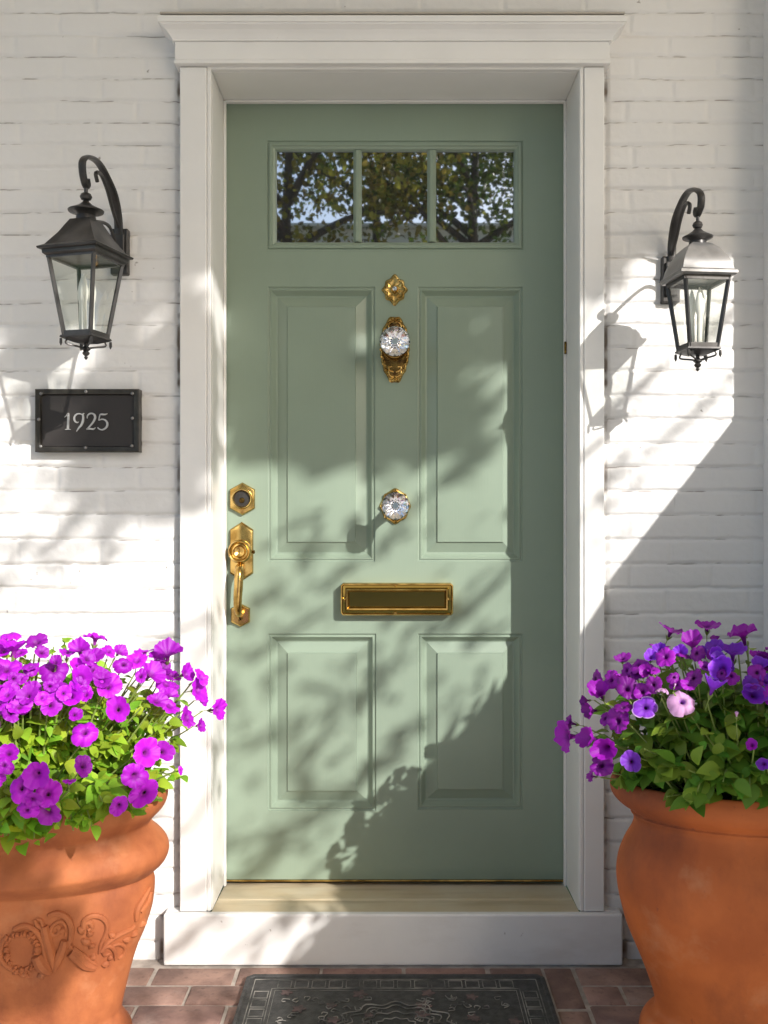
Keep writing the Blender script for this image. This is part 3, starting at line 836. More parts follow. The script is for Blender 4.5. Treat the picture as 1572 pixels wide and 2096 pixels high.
# ------------------------------------------------------------------ pots
DP = 1.95; SQ = .60
def sqL(z): return float(np.interp(z, [Z(1798, DP), Z(1781, DP), Z(1745, DP)], [.50, .52, .62]))
def sqR(z): return .60
def pot(cxp, prof, name, label, M, soil_y, sqf):
    c = at(cxp, 1044, DP); cx, cy = c.x, c.y
    root = empty(name, (cx, cy, 0), label, 'flower pot', 'terracotta pots flanking the door')
    k = DP/F
    # densify with a smooth spline
    P_ = smooth_path([(r, 0, y) for r, y in prof], 5)
    pr = [(q.x*k, CZ - (q.z - CY)*k) for q in P_]
    pr = [(r, max(z, .0015)) for r, z in pr]
    inner = [(pr[0][0] - .018, pr[0][1] - .01), (pr[0][0] - .024, pr[0][1] - .05)]
    m = MB(); m.lathe(inner[::-1] + pr, (cx, cy, 0), 'z', 96, sqf, cap1=True)
    b_ = m.build('body', M, root, smooth=True, angle=60)
    m = MB(); rs = inner[1][0] + .004; zs_ = Z(soil_y, DP)
    m.lathe([(rs, zs_), (rs*.7, zs_ + .012), (rs*.35, zs_+.02), (.002, zs_ + .024)], (cx, cy, 0), 'z', 48, SQ, cap1=True)
    m.build('soil', M_soil, root, smooth=True)
    return root, (cx, cy), pr
profR = [(288,1592),(300,1589),(307,1598),(309,1610),(304,1626),(290,1641),(277,1650),(268,1656),(264,1659),(267,1663),(263,1668),(260,1680),(266,1698),(280,1722),(291,1750),(296,1780),(294,1815),(287,1850),(276,1890),(262,1925),(249,1955),(237,1985),(226,2016),(218,2045),(217,2060),(222,2068),(236,2076),(246,2090),(250,2110),(246,2130),(250,2186)]
profL = [(300,1612),(315,1607),(327,1614),(331,1630),(324,1650),(308,1668),(297,1680),(297,1688),(306,1700),(322,1714),(331,1728),(333,1744),(326,1762),(309,1779),(301,1785),(301,1790),(305,1802),(304,1830),(299,1860),(286,1900),(270,1938),(257,1980),(247,2020),(239,2056),(238,2070),(248,2084),(258,2100),(260,2125),(255,2140),(258,2186)]
potL, cL, prL = pot(10, profL, 'flower_pot', 'sunlit terracotta pot with rolled bands and raised scrollwork left of the door', M_terra, 1618, sqL)
potR, cR, prR = pot(1560, profR, 'flower_pot', 'shaded plain round bellied terracotta pot right of the door', M_terra2, 1602, sqR)
# raised scrollwork wrapped on the left pot
zr_ = np.array([p[1] for p in prL][::-1]); rr_ = np.array([p[0] for p in prL][::-1])
def onpot(px, py, lift=0):
    D = DP - .1
    for _ in range(12):
        z = Z(py, D); r = float(np.interp(z, zr_, rr_)); x = X(px, D) - cL[0]
        s_ = max(-.995, min(.995, x/r)); D = CD + cL[1] - sqL(z)*r*math.sqrt(1 - s_*s_)
    return Vector((cL[0] + s_*r, D - CD - lift, Z(py, D)))
sc = MB()
def zz(pts, r, n=6):
    P_ = smooth_path([(a, 0, b_) for a, b_ in pts], n)
    Q = [onpot(p_.x/3.144, 1580 + p_.z/3.144, .001) for p_ in P_]
    k = len(Q); r *= 1.35
    sc.tube(Q, [r*(.55 + .45*math.sin(math.pi*min(1, .15 + .85*i/(k-1)))) for i in range(k)], 8)
zz([(90,1015),(150,988),(210,1005),(255,1050),(280,1110),(292,1190),(335,1275)], .0042)
zz([(312,925),(370,908),(430,938),(460,1000),(450,1090),(400,1160),(352,1270)], .0046)
zz([(285,990),(300,1060),(325,1150),(345,1265)], .007)
zz([(420,1080),(400,1150),(370,1220),(350,1275)], .007)
zz([(345,1010),(375,990),(380,1030),(350,1050),(325,1030),(340,990),(390,960),(425,1000),(420,1060)], .003)
zz([(565,1018),(592,1000),(580,968),(548,975),(540,1010),(545,955),(600,925),(660,940),(690,985),(680,1040),(650,1110),(640,1165)], .0042)
zz([(450,1160),(500,1195),(550,1240),(615,1262)], .0085)
zz([(470,1130),(520,1170),(580,1215),(620,1240)], .004)
zz([(650,1155),(695,1095),(760,1050),(845,1010),(870,985)], .0042)
zz([(745,1205),(738,1150),(705,1118),(665,1135),(675,1175),(705,1165)], .0038)
zz([(720,1120),(765,1105),(805,1125),(795,1170),(765,1195),(750,1175)], .0035)
zz([(880,950),(885,880),(930,800),(965,740)], .006)
zz([(905,900),(950,840),(975,770)], .004)
zz([(225,950),(240,985),(275,1000),(265,955),(235,945)], .003)
zz([(235,1180),(260,1230),(300,1270),(330,1285)], .009)
zz([(50,1050),(20,1100),(5,1160),(20,1220),(70,1265),(130,1290),(190,1320)], .004)
for cx_, cy_, ln, an in ((500,1000,60,1.0),(520,1080,70,.6),(600,1100,50,2.2),(620,1180,60,2.6),(400,1000,50,1.9),(470,1110,55,2.5),(700,1040,50,.9),(790,1080,46,.3),(840,1060,50,-.6),(900,1000,60,-1.0),(300,1130,70,1.2),(560,1060,46,-.9),(230,1120,60,1.4),(120,1300,60,.4),(240,1320,60,-.3),(650,1240,50,.2),(690,1210,44,-.7)):
    q0 = onpot(cx_/3.144, 1580 + cy_/3.144); q2_ = onpot((cx_ + ln*math.cos(an))/3.144, 1580 + (cy_ + ln*math.sin(an))/3.144)
    qm = onpot((cx_ + ln*.5*math.cos(an) + 8)/3.144, 1580 + (cy_ + ln*.5*math.sin(an) - 8)/3.144)
    sc.tube(smooth_path([q0, qm, q2_], 4), [.0015, .004, .006, .0075, .0078, .007, .005, .003, .001], 8)
rs = random.Random(3)
for i in range(46):
    a = i/46*2*math.pi
    px_, py_ = 140 + 105*math.cos(a) + rs.uniform(-14, 14), 1155 + 120*math.sin(a) + rs.uniform(-14, 14)
    if px_ < 3: continue
    q = onpot(px_/3.144, 1580 + py_/3.144, .0)
    r = rs.uniform(.0045, .0075)
    sc.tube([q + Vector((-r*.9, 0, rs.uniform(-1, 1)*r)), q + Vector((0, -r*.45, 0)), q + Vector((r*.9, 0, rs.uniform(-1, 1)*r))], [r*.25, r*.75, r*.25], 8)
sc.build('scrollwork', M_terra, potL, smooth=True)

# ------------------------------------------------------------------ petunias
def flower_mesh(name, pm, seed):
    rs = random.Random(seed)
    n = 50
    lob = [rs.uniform(.86, 1.1) for _ in range(5)]; cup = rs.choice([-.35, -.2, 0, .15, .3, .5, .75])
    rad = []
    V = []; A = []
    prof = [(.06, -.62), (.10, -.50), (.13, -.30), (.18, -.12), (.30, -.03), (.5, .02), (.72, .03), (.9, .01), (1.0, -.03)]
    ph = rs.uniform(0, 6)
    for j, (r, hgt) in enumerate(prof):
        for k in range(n):
            a = 2*math.pi*k/n
            li = int(a/(2*math.pi)*5) % 5
            cl_ = abs(math.sin(2.5*a))
            notch = (cl_**.45)
            f = 1 - (1 - (.86 + .14*notch)*lob[li]) * (r**2)
            ruff = (math.sin(9*a + ph)*.06 + math.sin(17*a + 2*ph)*.035) * r**3
            fold = -.10*(1 - notch)*r + .0
            V.append((r*f*math.cos(a), r*f*math.sin(a), hgt + ruff + fold + math.sin(a*2 + ph)*.11*r*r + math.sin(a + 2*ph)*.05*r*r + cup*r*r - .05*abs(math.sin(5*a))*r))
            A.append(max(0, min(1, (r - .08)/.92)))
    Fa = []; mi = []
    for j in range(len(prof) - 1):
        for k in range(n):
            k2 = (k+1) % n
            Fa.append((j*n+k, j*n+k2, (j+1)*n+k2, (j+1)*n+k)); mi.append(0)
    # calyx and stalk
    base = len(V); m2 = 8
    for r, hgt in ((.085, -.45), (.13, -.6), (.10, -.75), (.035, -.85), (.03, -1.5)):
        for k in range(m2):
            a = 2*math.pi*k/m2; V.append((r*math.cos(a), r*math.sin(a), hgt)); A.append(1)
    for j in range(4):
        for k in range(m2):
            k2 = (k+1) % m2; Fa.append((base+j*m2+k, base+j*m2+k2, base+(j+1)*m2+k2, base+(j+1)*m2+k)); mi.append(1)
    # sepals
    for s_ in range(5):
        a = 2*math.pi*s_/5 + .3; b0 = len(V)
        for rr2, hh, wd in ((.10, -.72, .06), (.24, -.5, .07), (.34, -.28, .0)):
            for sg in (-1, 1):
                V.append((rr2*math.cos(a) - sg*wd*math.sin(a), rr2*math.sin(a) + sg*wd*math.cos(a), hh)); A.append(1)
        Fa += [(b0, b0+1, b0+3, b0+2), (b0+2, b0+3, b0+5, b0+4)]; mi += [1, 1]
    me = np_mesh(name, V, Fa, mi)
    at_ = me.attributes.new('rad', 'FLOAT', 'POINT'); at_.data.foreach_set('value', np.array(A, dtype=np.float32))
    me.materials.append(pm); me.materials.append(M_stem); me.shade_smooth()
    return me
def bud_mesh(pm):
    m = MB(); m.lathe([(.03, -1.2), (.05, -.6), (.16, -.5), (.18, -.3), (.10, -.1)], (0, 0, 0), 'z', 10, mi=1)
    m.lathe([(.10, -.2), (.12, .1), (.24, .45), (.27, .62), (.15, .75), (.02, .78)], (0, 0, 0), 'z', 14, mi=0, mod=lambda a, h: 1 + .15*math.cos(5*a + h*4))
    me = m.mesh('bud'); at_ = me.attributes.new('rad', 'FLOAT', 'POINT'); at_.data.foreach_set('value', np.full(len(me.vertices), .95, dtype=np.float32))
    me.materials.append(pm); me.materials.append(M_stem); me.shade_smooth()
    return me

def leaves_np(P, N, T, size, wid=.36, curl=.25, hi=False):
    """petiole at P, leaf pointing along T with upper face N; returns V, F (quads)"""
    n = len(P)
    T = T / np.linalg.norm(T, axis=1, keepdims=True)
    B = np.cross(N, T); B /= np.linalg.norm(B, axis=1, keepdims=True) + 1e-9
    N = np.cross(T, B)
    if hi:
        rows = [(.05, .05), (.16, .62), (.32, .95), (.50, 1.0), (.68, .80), (.84, .48)]
        tp = []
        for t_, w_ in rows:
            for sgn in (1, 0, -1):
                ww = w_ * wid * sgn
                tp.append((t_, ww, (.10*abs(sgn)*w_ + .02*math.sin(9*t_)*sgn) - curl*t_*t_*1.3))
        tp.append((1, 0, -curl*1.35)); tri = []
        for r_ in range(5):
            for c_ in range(2):
                a_ = r_*3 + c_; tri += [(a_, a_+1, a_+4), (a_, a_+4, a_+3)]
        tri += [(15, 16, 18), (16, 17, 18)]
    else:
        tpl = [(0, 0, 0), (.06, .0, 0), (.30, wid*.75, .08), (.30, 0, -.0), (.30, -wid*.75, .08), (.62, wid*.85, .05), (.62, 0, -.04), (.62, -wid*.85, .05), (1, 0, -.16)]
        tp = [(a, b_, c - curl*a*a) for a, b_, c in tpl]
        tri = [(1, 3, 2), (1, 4, 3), (5, 6, 8), (6, 7, 8), (2, 3, 6), (2, 6, 5), (3, 4, 7), (3, 7, 6)]
    tp = np.array(tp); K = len(tp)
    V = P[:, None, :] + size[:, None, None] * (tp[None, :, 0:1]*T[:, None, :] + tp[None, :, 1:2]*B[:, None, :] + tp[None, :, 2:3]*N[:, None, :])
    Fa = (np.array(tri)[None] + (np.arange(n)*K)[:, None, None]).reshape(-1, 3)
    return V.reshape(-1, 3), Fa

def plant(root, c, rad, flowers, leafmat, nleaf, meshes, fsize, drape=(), seed=0, zcut=None):
    cx, cy, cz = c; rx, ry, rz = rad
    g = np.random.default_rng(seed)
    eye = Vector((0, -CD, CZ)); C = Vector(c)
    tips = []
    for i, fl in enumerate(flowers):
        px, py, r = fl[0], fl[1], fl[2]; kind = fl[3] if len(fl) > 3 else 'm'; face = fl[4] if len(fl) > 4 else 'o'
        d = at(px, py, 1.0) - eye
        # intersect with ellipsoid
        o = eye - C
        A_ = (d.x/rx)**2 + (d.y/ry)**2 + (d.z/rz)**2; B_ = 2*(o.x*d.x/rx**2 + o.y*d.y/ry**2 + o.z*d.z/rz**2); C_ = (o.x/rx)**2 + (o.y/ry)**2 + (o.z/rz)**2 - 1
        disc_ = B_*B_ - 4*A_*C_
        tt = (-B_ - math.sqrt(disc_))/(2*A_) if disc_ > 0 else -B_/(2*A_)
        tt += g.uniform(-.02, .015)
        if py > 1560 and root == rootL: tt -= .075
        P_ = eye + d*tt
        nrm = Vector(((P_.x-cx)/rx**2, (P_.y-cy)/ry**2, (P_.z-cz)/rz**2)).normalized()
        view = (eye - P_).normalized()
        if face == 'u': nv = Vector((g.uniform(-.35, .35), -.12 + g.uniform(-.2, .2), 1))
        elif face == 'l': nv = Vector((-1, -.25, .1 + g.uniform(-.2, .2)))
        elif face == 'r': nv = Vector((1, -.35, .25 + g.uniform(-.2, .2)))
        else: nv = nrm*.7 + view*.6 + Vector((g.uniform(-.5, .5), 0, g.uniform(-.25, .6)))
        nv.normalize()
        size = r * tt / F * 1.20
        me = random.Random(i*7 + seed).choice(meshes[kind])
        ob = bpy.data.objects.new('bud' if kind == 'b' else 'flower', me)
        COL.objects.link(ob); ob.parent = root
        ob.location = P_ - wloc(root)
        ob.rotation_mode = 'QUATERNION'
        q = nv.to_track_quat('Z', 'Y')
        ob.rotation_quaternion = q @ Vector((0, 0, 1)).rotation_difference(Vector((0, 0, 1))) @ __import__('mathutils').Quaternion((0, 0, 1), g.uniform(0, 6.28))
        ob.scale = (size, size*g.uniform(.72, 1.02), size*g.uniform(.8, 1.3))
        tips.append((P_ - nv*size*1.3, P_))
    # stems: from the soil to each flower, plus leafy shoots
    m = MB(); base = Vector((cx, cy, cz - rz*.55))
    shoots = []
    for tp, _ in tips:
        b0 = Vector((cx + (tp.x-cx)*.35, cy + (tp.y-cy)*.4, cz - rz*.62))
        mid = b0.lerp(tp, .5) + Vector((0, 0, .03)) + Vector((g.uniform(-.02, .02), g.uniform(-.02, .02), 0))
        P_ = smooth_path([b0, mid, tp], 5); m.tube(P_, [.0028 - .0014*i/(len(P_)-1) for i in range(len(P_))], 5)
        shoots.append(P_)
    for i in range(90):
        th = g.uniform(0, 2*math.pi); ph = math.acos(g.uniform(-.25, 1))
        rr3 = g.uniform(.72, .95)
        tp = Vector((cx + rx*rr3*math.sin(ph)*math.cos(th), cy + ry*rr3*math.sin(ph)*math.sin(th), cz + rz*rr3*math.cos(ph)))
        b0 = Vector((cx + (tp.x-cx)*.3, cy + (tp.y-cy)*.35, cz - rz*.62))
        mid = b0.lerp(tp, .5) + Vector((0, 0, .035))
        P_ = smooth_path([b0, mid, tp], 5); m.tube(P_, [.003 - .0015*i/(len(P_)-1) for i in range(len(P_))], 5)
        shoots.append(P_)
    nd0 = len(shoots)
    for px, py, D in drape:
        tp = at(px, py, D); b0 = Vector((cx + (tp.x-cx)*.7, root.location.y - .10, root.location.z + .01))
        mid = b0.lerp(tp, .55) + Vector((0, -.015, .035))
        P_ = smooth_path([b0, mid, tp], 5); m.tube(P_, [.003 - .0018*i/(len(P_)-1) for i in range(len(P_))], 5)
        shoots.append(P_)
    m.build('stems', M_stem, root, smooth=True)
    Pn, Nn, Tn, Sn = [], [], [], []
    ns = len(shoots)
    for i in range(nleaf + 14*len(drape)):
        dr_ = i >= nleaf
        sh = shoots[nd0 + i % len(drape)] if dr_ else shoots[i % nd0]; k = g.uniform(.42, 1.0)
        q = sh[min(len(sh)-1, int(k*(len(sh)-1) + .5))] + Vector(g.normal(0, .006, 3))
        is_f = (not dr_) and (i % nd0) < len(tips)
        if is_f and k > .80: k = g.uniform(.3, .8); q = sh[int(k*(len(sh)-1))]
        out = Vector((q.x-cx, (q.y-cy), 0))
        if out.length < 1e-4: out = Vector((1, 0, 0))
        out.normalize()
        tdir = out*g.uniform(.0, .9) + Vector((g.normal(0, .7), g.normal(0, .7), g.normal(.15, .45)))
        ndir = Vector((g.normal(0, .35), g.normal(-.35, .35), 1.0)) + out*.3
        inside = ((q.x-root.location.x)/.29)**2 + ((q.y-root.location.y)/.165)**2 < 1
        if not dr_ and q.z < zcut and (inside or q.z < zcut - .05): continue
        Pn.append(q); Nn.append(ndir); Tn.append(tdir); Sn.append(g.uniform(.015, .032) * (1.15 if k < .8 else .85) * fsize)
    V, Fa = leaves_np(np.array(Pn), np.array(Nn), np.array(Tn), np.array(Sn), .34, .3, True)
    me = np_mesh('leaves', V, Fa)
    finish(me, 'leaves', leafmat, root, smooth='full')

mag = [flower_mesh('flower', P_mag, s) for s in range(8)]
pur = [flower_mesh('flower', P_pur, s + 10) for s in range(6)]
vio = [flower_mesh('flower', P_vio, s + 20) for s in range(2)]
lil = [flower_mesh('flower', P_lil, 30)]; pink = [flower_mesh('flower', P_pink, 31)]
budm = bud_mesh(P_pink)
S6 = 3.144
FL = [(60,170,75,'u'),(235,235,65),(90,280,80,'u'),(20,290,60),(430,300,60,'u'),(510,285,65),(615,205,72,'u'),(270,300,45),(345,405,82),(180,400,70,'u'),(40,410,75),(5,455,50),(500,390,50),(520,465,65),(610,415,60),(630,315,40),(880,350,70),(800,375,60),(930,295,62,'u'),(1080,310,78),(970,440,75),(1040,410,60),(1105,445,55),(700,520,78),(762,665,78),(70,550,60),(215,550,65),(125,650,68),(330,640,65),(345,530,60),(455,580,70),(545,810,80),(482,700,42),(1010,615,62),(1090,645,58),(1195,440,55,'r'),(1295,460,55),(1275,540,70,'r'),(1310,600,45,'r'),(1400,670,70,'r'),(1205,720,65,'r'),(1290,770,38,'r'),(940,945,80),(1045,940,64),(535,1030,70),(445,1130,38,'u'),(60,950,55),(25,1020,62),(240,1080,75),(140,1170,85),(310,1210,78),(170,1320,66),(310,1325,82),(215,1245,50),(870,1095,82),(925,1205,86),(765,1285,58),(1165,1062,26,'r'),
      (-60,380,70),(-80,250,70,'u'),(-140,480,75),(-180,330,75,'u'),(-120,620,70),(-200,650,75),(-90,780,75),(-150,980,80),(-60,1110,80),(-210,850,75),(-110,1250,80),(-220,1130,75)]
rf = random.Random(12)
for _ in range(34):
    x_ = rf.uniform(-40, 1120); FL.append((x_, rf.uniform(250, 640) + abs(x_-520)*.12, rf.uniform(38, 62)))
flL = [(f[0]/S6, 1240 + f[1]/S6, f[2]/S6, 'm', f[3] if len(f) > 3 else 'o') for f in FL]
rootL = empty('petunia_plant', (cL[0], cL[1], Z(1618, DP)), 'bushy petunia with bright magenta flowers and yellow green leaves, in the sunlit pot', 'petunia')
cz_ = at(25, 1560, 1.95)
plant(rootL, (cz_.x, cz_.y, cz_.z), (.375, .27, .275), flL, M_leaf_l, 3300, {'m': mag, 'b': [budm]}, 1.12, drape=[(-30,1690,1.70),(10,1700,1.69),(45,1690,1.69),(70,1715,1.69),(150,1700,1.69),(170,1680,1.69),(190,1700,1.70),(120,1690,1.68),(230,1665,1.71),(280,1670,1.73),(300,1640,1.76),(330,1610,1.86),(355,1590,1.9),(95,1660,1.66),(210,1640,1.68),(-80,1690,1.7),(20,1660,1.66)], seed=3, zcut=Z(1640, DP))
S8 = 3.33
FR = [(910,172,72,'m','u'),(1155,140,72,'m','u'),(1400,195,110,'m','u'),(830,272,62,'m','u'),(870,345,72,'m'),(1060,272,85,'m','u'),(990,325,50,'m','u'),(1215,235,30,'m','u'),(710,405,85,'m','u'),(785,435,48,'m','u'),(1215,285,65,'v'),(1330,325,95,'v','u'),(1265,430,92,'v'),(1195,560,85,'v','u'),(1470,612,92,'v'),(1560,400,65,'m'),(1545,325,45,'m','u'),(1490,352,35,'m','u'),(1475,510,62,'m','u'),(1560,520,55,'v'),(390,495,68,'m','l'),(500,505,60,'m'),(585,500,52,'m','u'),(612,562,80,'m'),(430,600,66,'m'),(335,645,36,'m','l'),(375,715,58,'m','l'),(580,690,62,'m','u'),(460,765,50,'m'),(545,785,80,'m'),(735,695,82,'l'),(860,560,45,'p','u'),(990,650,88,'p'),(370,905,90,'m','l'),(475,965,82,'m'),(435,1085,76,'m'),(372,1162,42,'m','l'),(205,890,100,'m','l'),(225,800,60,'m','l'),(640,1062,72,'v'),(1045,480,34,'b','u'),(1170,450,34,'b','u'),(1358,750,38,'b','u'),(935,550,26,'b','u'),(1465,952,36,'m'),(1545,1080,48,'v'),
      (1650,300,90,'m','u'),(1680,450,80,'v'),(1640,600,80,'m'),(1760,520,85,'m'),(1700,720,80,'v'),(1660,880,70,'m'),(1800,900,80,'m'),(1850,700,85,'m')]
for _ in range(26): FR.append((rf.uniform(420, 1560), rf.uniform(300, 600) + 0, rf.uniform(40, 62), rf.choice('mmmv')))
FR = [(f[0], f[1], f[2]*(.86 if f[3] == 'v' else 1)) + tuple(f[3:]) for f in FR]
flR = [(1100 + f[0]/S8, 1240 + f[1]/S8, f[2]/S8, f[3], f[4] if len(f) > 4 else 'o') for f in FR]
rootR = empty('petunia_plant', (cR[0], cR[1], Z(1602, DP)), 'looser petunia with purple, violet and pale pink flowers, in the shaded pot', 'petunia')
cz_ = at(1545, 1530, 1.95)
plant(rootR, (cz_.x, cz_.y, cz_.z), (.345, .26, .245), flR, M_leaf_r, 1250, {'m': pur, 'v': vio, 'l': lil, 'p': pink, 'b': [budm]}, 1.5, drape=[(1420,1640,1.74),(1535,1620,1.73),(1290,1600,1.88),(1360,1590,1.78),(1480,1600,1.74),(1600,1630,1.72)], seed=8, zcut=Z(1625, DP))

# ------------------------------------------------------------------ paving
g = np.random.default_rng(4)
def brick_verts(x0, x1, y0, y1, zt, b=.004):
    zb = -.05
    V = []; 
    for i, z in ((0, zb), (0, zt - b), (b, zt)):
        V += [(x0+i, y0+i, z), (x1-i, y0+i, z), (x1-i, y1-i, z), (x0+i, y1-i, z)]
    F_ = []
    for r in (0, 4):
        for k in range(4): F_.append((r+k, r+(k+1) % 4, r+4+(k+1) % 4, r+4+k))
    F_.append((8, 9, 10, 11))
    return V, F_
V, Fc = [], []
y = YP - .002; row = 0; RH = .0918; BLn = .203
rowy = [y]
while y > -.8:
    xo = -3.0 + (row % 2)*BLn*.5 + X(450, 2.37) % BLn - BLn
    x = xo
    while x < 3.0:
        # soldier column on the right of the mat
        sx0, sx1 = X(1112, 2.37), X(1170, 2.37) + .004
        x0, x1 = x + .004, x + BLn - .004
        segs = [(x0, x1)]
        if x1 > sx0 and x0 < sx1:
            segs = []
            if x0 < sx0 - .03: segs.append((x0, sx0 - .004))
            if x1 > sx1 + .03: segs.append((sx1 + .004, x1))
        for a, b_ in segs:
            v, f = brick_verts(a + g.normal(0, .0012), b_ + g.normal(0, .0012), y - RH + .004, y - .004, g.normal(0, .0008))
            n0 = len(V); V += v; Fc += [tuple(i + n0 for i in ff) for ff in f]
        x += BLn
    y -= RH; row += 1
y = YP - .002
while y > -.8:
    v, f = brick_verts(X(1112, 2.37) + .001, X(1170, 2.37), y - .2 + .004, y - .004, g.normal(0, .0008))
    n0 = len(V); V += v; Fc += [tuple(i + n0 for i in ff) for ff in f]
    y -= .204
me = np_mesh('brick_paving', V, Fc)
o = finish(me, 'porch_floor', M_brick); tag(o, kind='structure')
m = MB(); m.box(-3.0, 3.0, -.9, .1, -.2, -.0035); o = m.build('porch_slab', M_mortar); tag(o, kind='structure')
m = MB(); m.box(-20, 20, -15, -.902, -.2, -.002); o = m.build('path', M_bounce_ground); tag(o, kind='structure')  # wide pale ground added to bounce sunlight up into the shaded entrance
m = MB(); m.add([(-150, -150, -.12), (150, -150, -.12), (150, 60, -.12), (-150, 60, -.12)], [(0, 1, 2, 3)]); o = m.build('ground', M_lawn); tag(o, kind='structure')

# ------------------------------------------------------------------ doormat
Dm = 2.322
mxa, mxb = X(506, Dm), X(1113, Dm); mya = Dm - CD; myb = mya - .47
dm = empty('doormat', ((mxa+mxb)/2, (mya+myb)/2, .004), 'dark charcoal rubber doormat with worn ornamental border and faded medallion', 'doormat')
m = MB()
def mloop(i, z, c=.015):
    x0, x1, y0, y1 = mxa+i, mxb-i, myb+i, mya-i
    c = max(c - i*.6, .001)
    return [(x0+c, y0, z), (x1-c, y0, z), (x1, y0+c, z), (x1, y1-c, z), (x1-c, y1, z), (x0+c, y1, z), (x0, y1-c, z), (x0, y0+c, z)]
m.loft([mloop(0, .002), mloop(0, .010), mloop(.003, .013), mloop(.009, .013), mloop(.012, .009), mloop(.016, .009)], True, True, True)
m.build('base', M_rubber, dm, bevel=.0008)
m = MB()
def ridge(i, w_, z0=.0095, z1=.0118):
    m.loft([mloop(i, z0), mloop(i, z1), mloop(i + w_, z1), mloop(i + w_, z0)], True)
ridge(.022, .002, .0088, .0102); ridge(.066, .002, .0088, .0102); ridge(.075, .001, .0088, .0101)
def frame_sq(cx, cy, sx, sy, t_=.002):
    for a, b_, c, d in ((cx-sx, cx+sx, cy-sy, cy-sy+t_), (cx-sx, cx+sx, cy+sy-t_, cy+sy), (cx-sx, cx-sx+t_, cy-sy+t_, cy+sy-t_), (cx+sx-t_, cx+sx, cy-sy+t_, cy+sy-t_)):
        m.box(a, b_, c, d, .0088, .0101)
k = 8
for i in range(k):
    yy = mya - .075 - (i+.5)*(.47-.15)/k
    for xx in (mxa + .0455, mxb - .0455): frame_sq(xx, yy, .017, .0165)
k = 14
for i in range(k):
    xx = mxa + .075 + (i+.5)*(mxb-mxa-.15)/k
    for yy in (mya - .0455, myb + .0455): frame_sq(xx, yy, .0165, .017)
mcx, mcy = (mxa+mxb)/2, (mya+myb)/2
for r_, ax in ((.10, 1.25), (.085, 1.25), (.06, 1.3), (.035, 1.3)):
    pts = [(mcx + r_*ax*math.cos(a)*(1 + .08*math.cos(12*a)), mcy + r_*math.sin(a)*(1 + .08*math.cos(12*a)), .0105) for a in np.linspace(0, 2*math.pi, 73)]
    m.tube(pts, .0014, 5, cap=False)
for i in range(120):
    sx = -1 if i % 2 else 1; aa = g.uniform(0, 6.28); cx0 = mcx + sx*g.uniform(.03, .26); cy0 = mcy + g.uniform(-.13, .13)
    pts = smooth_path([(cx0 + .012*math.cos(aa + t_*1.6)*(1 - t_*.22), cy0 + .012*math.sin(aa + t_*1.6)*(1-t_*.22), .0105) for t_ in range(4)], 5)
    m.tube(pts, .0011, 5)
m.build('raised_border', M_rubber2, dm)
m = MB()
for i in range(22):
    cx0 = mcx + (-1 if i % 2 else 1)*g.uniform(.03, .26); cy0 = mcy + g.uniform(-.14, .15); r_ = g.uniform(.008, .016)
    pts = [(cx0 + r_*(1 + .3*math.cos(5*a))*math.cos(a), cy0 + r_*(1 + .3*math.cos(5*a))*math.sin(a)) for a in np.linspace(0, 2*math.pi, 30)[:-1]]
    m = MB(); m.loft([[(a, b_, .0092) for a, b_ in pts], [(a, b_, .0104 + i*2e-5) for a, b_ in pts]], True, False, True)
    m.build('flower_motif', M_rose, dm)

# ------------------------------------------------------------------ added porch roof and side panel (out of frame, shaped to throw the shade)
SX, SZ = SUN.x, SUN.z
zedge = Z(480, D_WALL) + SZ*(2.9 + YW)
m = MB(); m.box(-3.2, 3.2, -2.9, YW + .002, zedge, zedge + .16); m.box(-3.3, 3.3, -3.02, -2.9005, zedge + .02, zedge + .30)
pr_ = m.build('porch_shade_roof', M_ceil); tag(pr_, 'cream porch ceiling out of view, added to shade the top of the entrance', 'shade roof')
xs_ = 1.20
edge = []
for px, py, D in ((1500, 860, D_WALL), (1237, 1200, D_WALL), (1015, 1400, 2.6), (838, 1585, 2.6), (702, 1790, 2.6), (560, 1975, D_PL)):
    q = at(px, py, D); t_ = (xs_ - q.x)/SX
    edge.append((q.y - t_, q.z + SZ*t_))
edge.sort(key=lambda e: -e[0])
edge = [(YW + .02, edge[0][1] + .03)] + edge + [(-2.40, edge[-1][1] - .02)]
poly = [(y_, z_ - (.03 if y_ < -1.1 else 0)) for y_, z_ in edge]
m = MB()
L0 = [(xs_, y_, z_) for y_, z_ in poly] + [(xs_, poly[-1][0], SUN.z*(-poly[-1][0] - .92)), (xs_, -.95, 0), (xs_, poly[0][0], 0)]
L1 = [(xs_ + .1, a[1], a[2]) for a in L0]
m.loft([L0, L1], True, True, True)
sw = m.build('shade_panel', M_plinth); tag(sw, 'unseen white panel with falling top, shaped to shade the lower right', 'wall')
# unseen climber along its top, leaves angled to streak the shadow edge
g = np.random.default_rng(21)
ye_ = np.array([e[0] for e in edge])[::-1]; ze_ = np.array([e[1] for e in edge])[::-1]
n = 900
yy = g.uniform(-2.38, YW - .35, n); zz_ = np.interp(yy, ye_, ze_) + g.normal(-.05, .03, n) + .025*np.sin(yy*17)*(yy < -.9)
kp = yy < -1.12; yy = yy[kp]; zz_ = zz_[kp]; n = len(yy)
P_ = np.stack([xs_ + g.uniform(0, .12, n), yy, zz_], -1)
V, Fa = leaves_np(P_, g.normal(0, .5, (n, 3)) + np.array([SX, -1, SZ]), g.normal(0, .22, (n, 3)) + np.array([.7, 0, .66]), g.uniform(.05, .10, n), .13, .1)
rt = empty('climbing_shrub', (xs_ + .05, -1.5, 0), 'unseen dark green climber fringing the shadow cast by the added panel', 'shrub')
finish(np_mesh('foliage', V, Fa), 'foliage', M_shrub, rt)
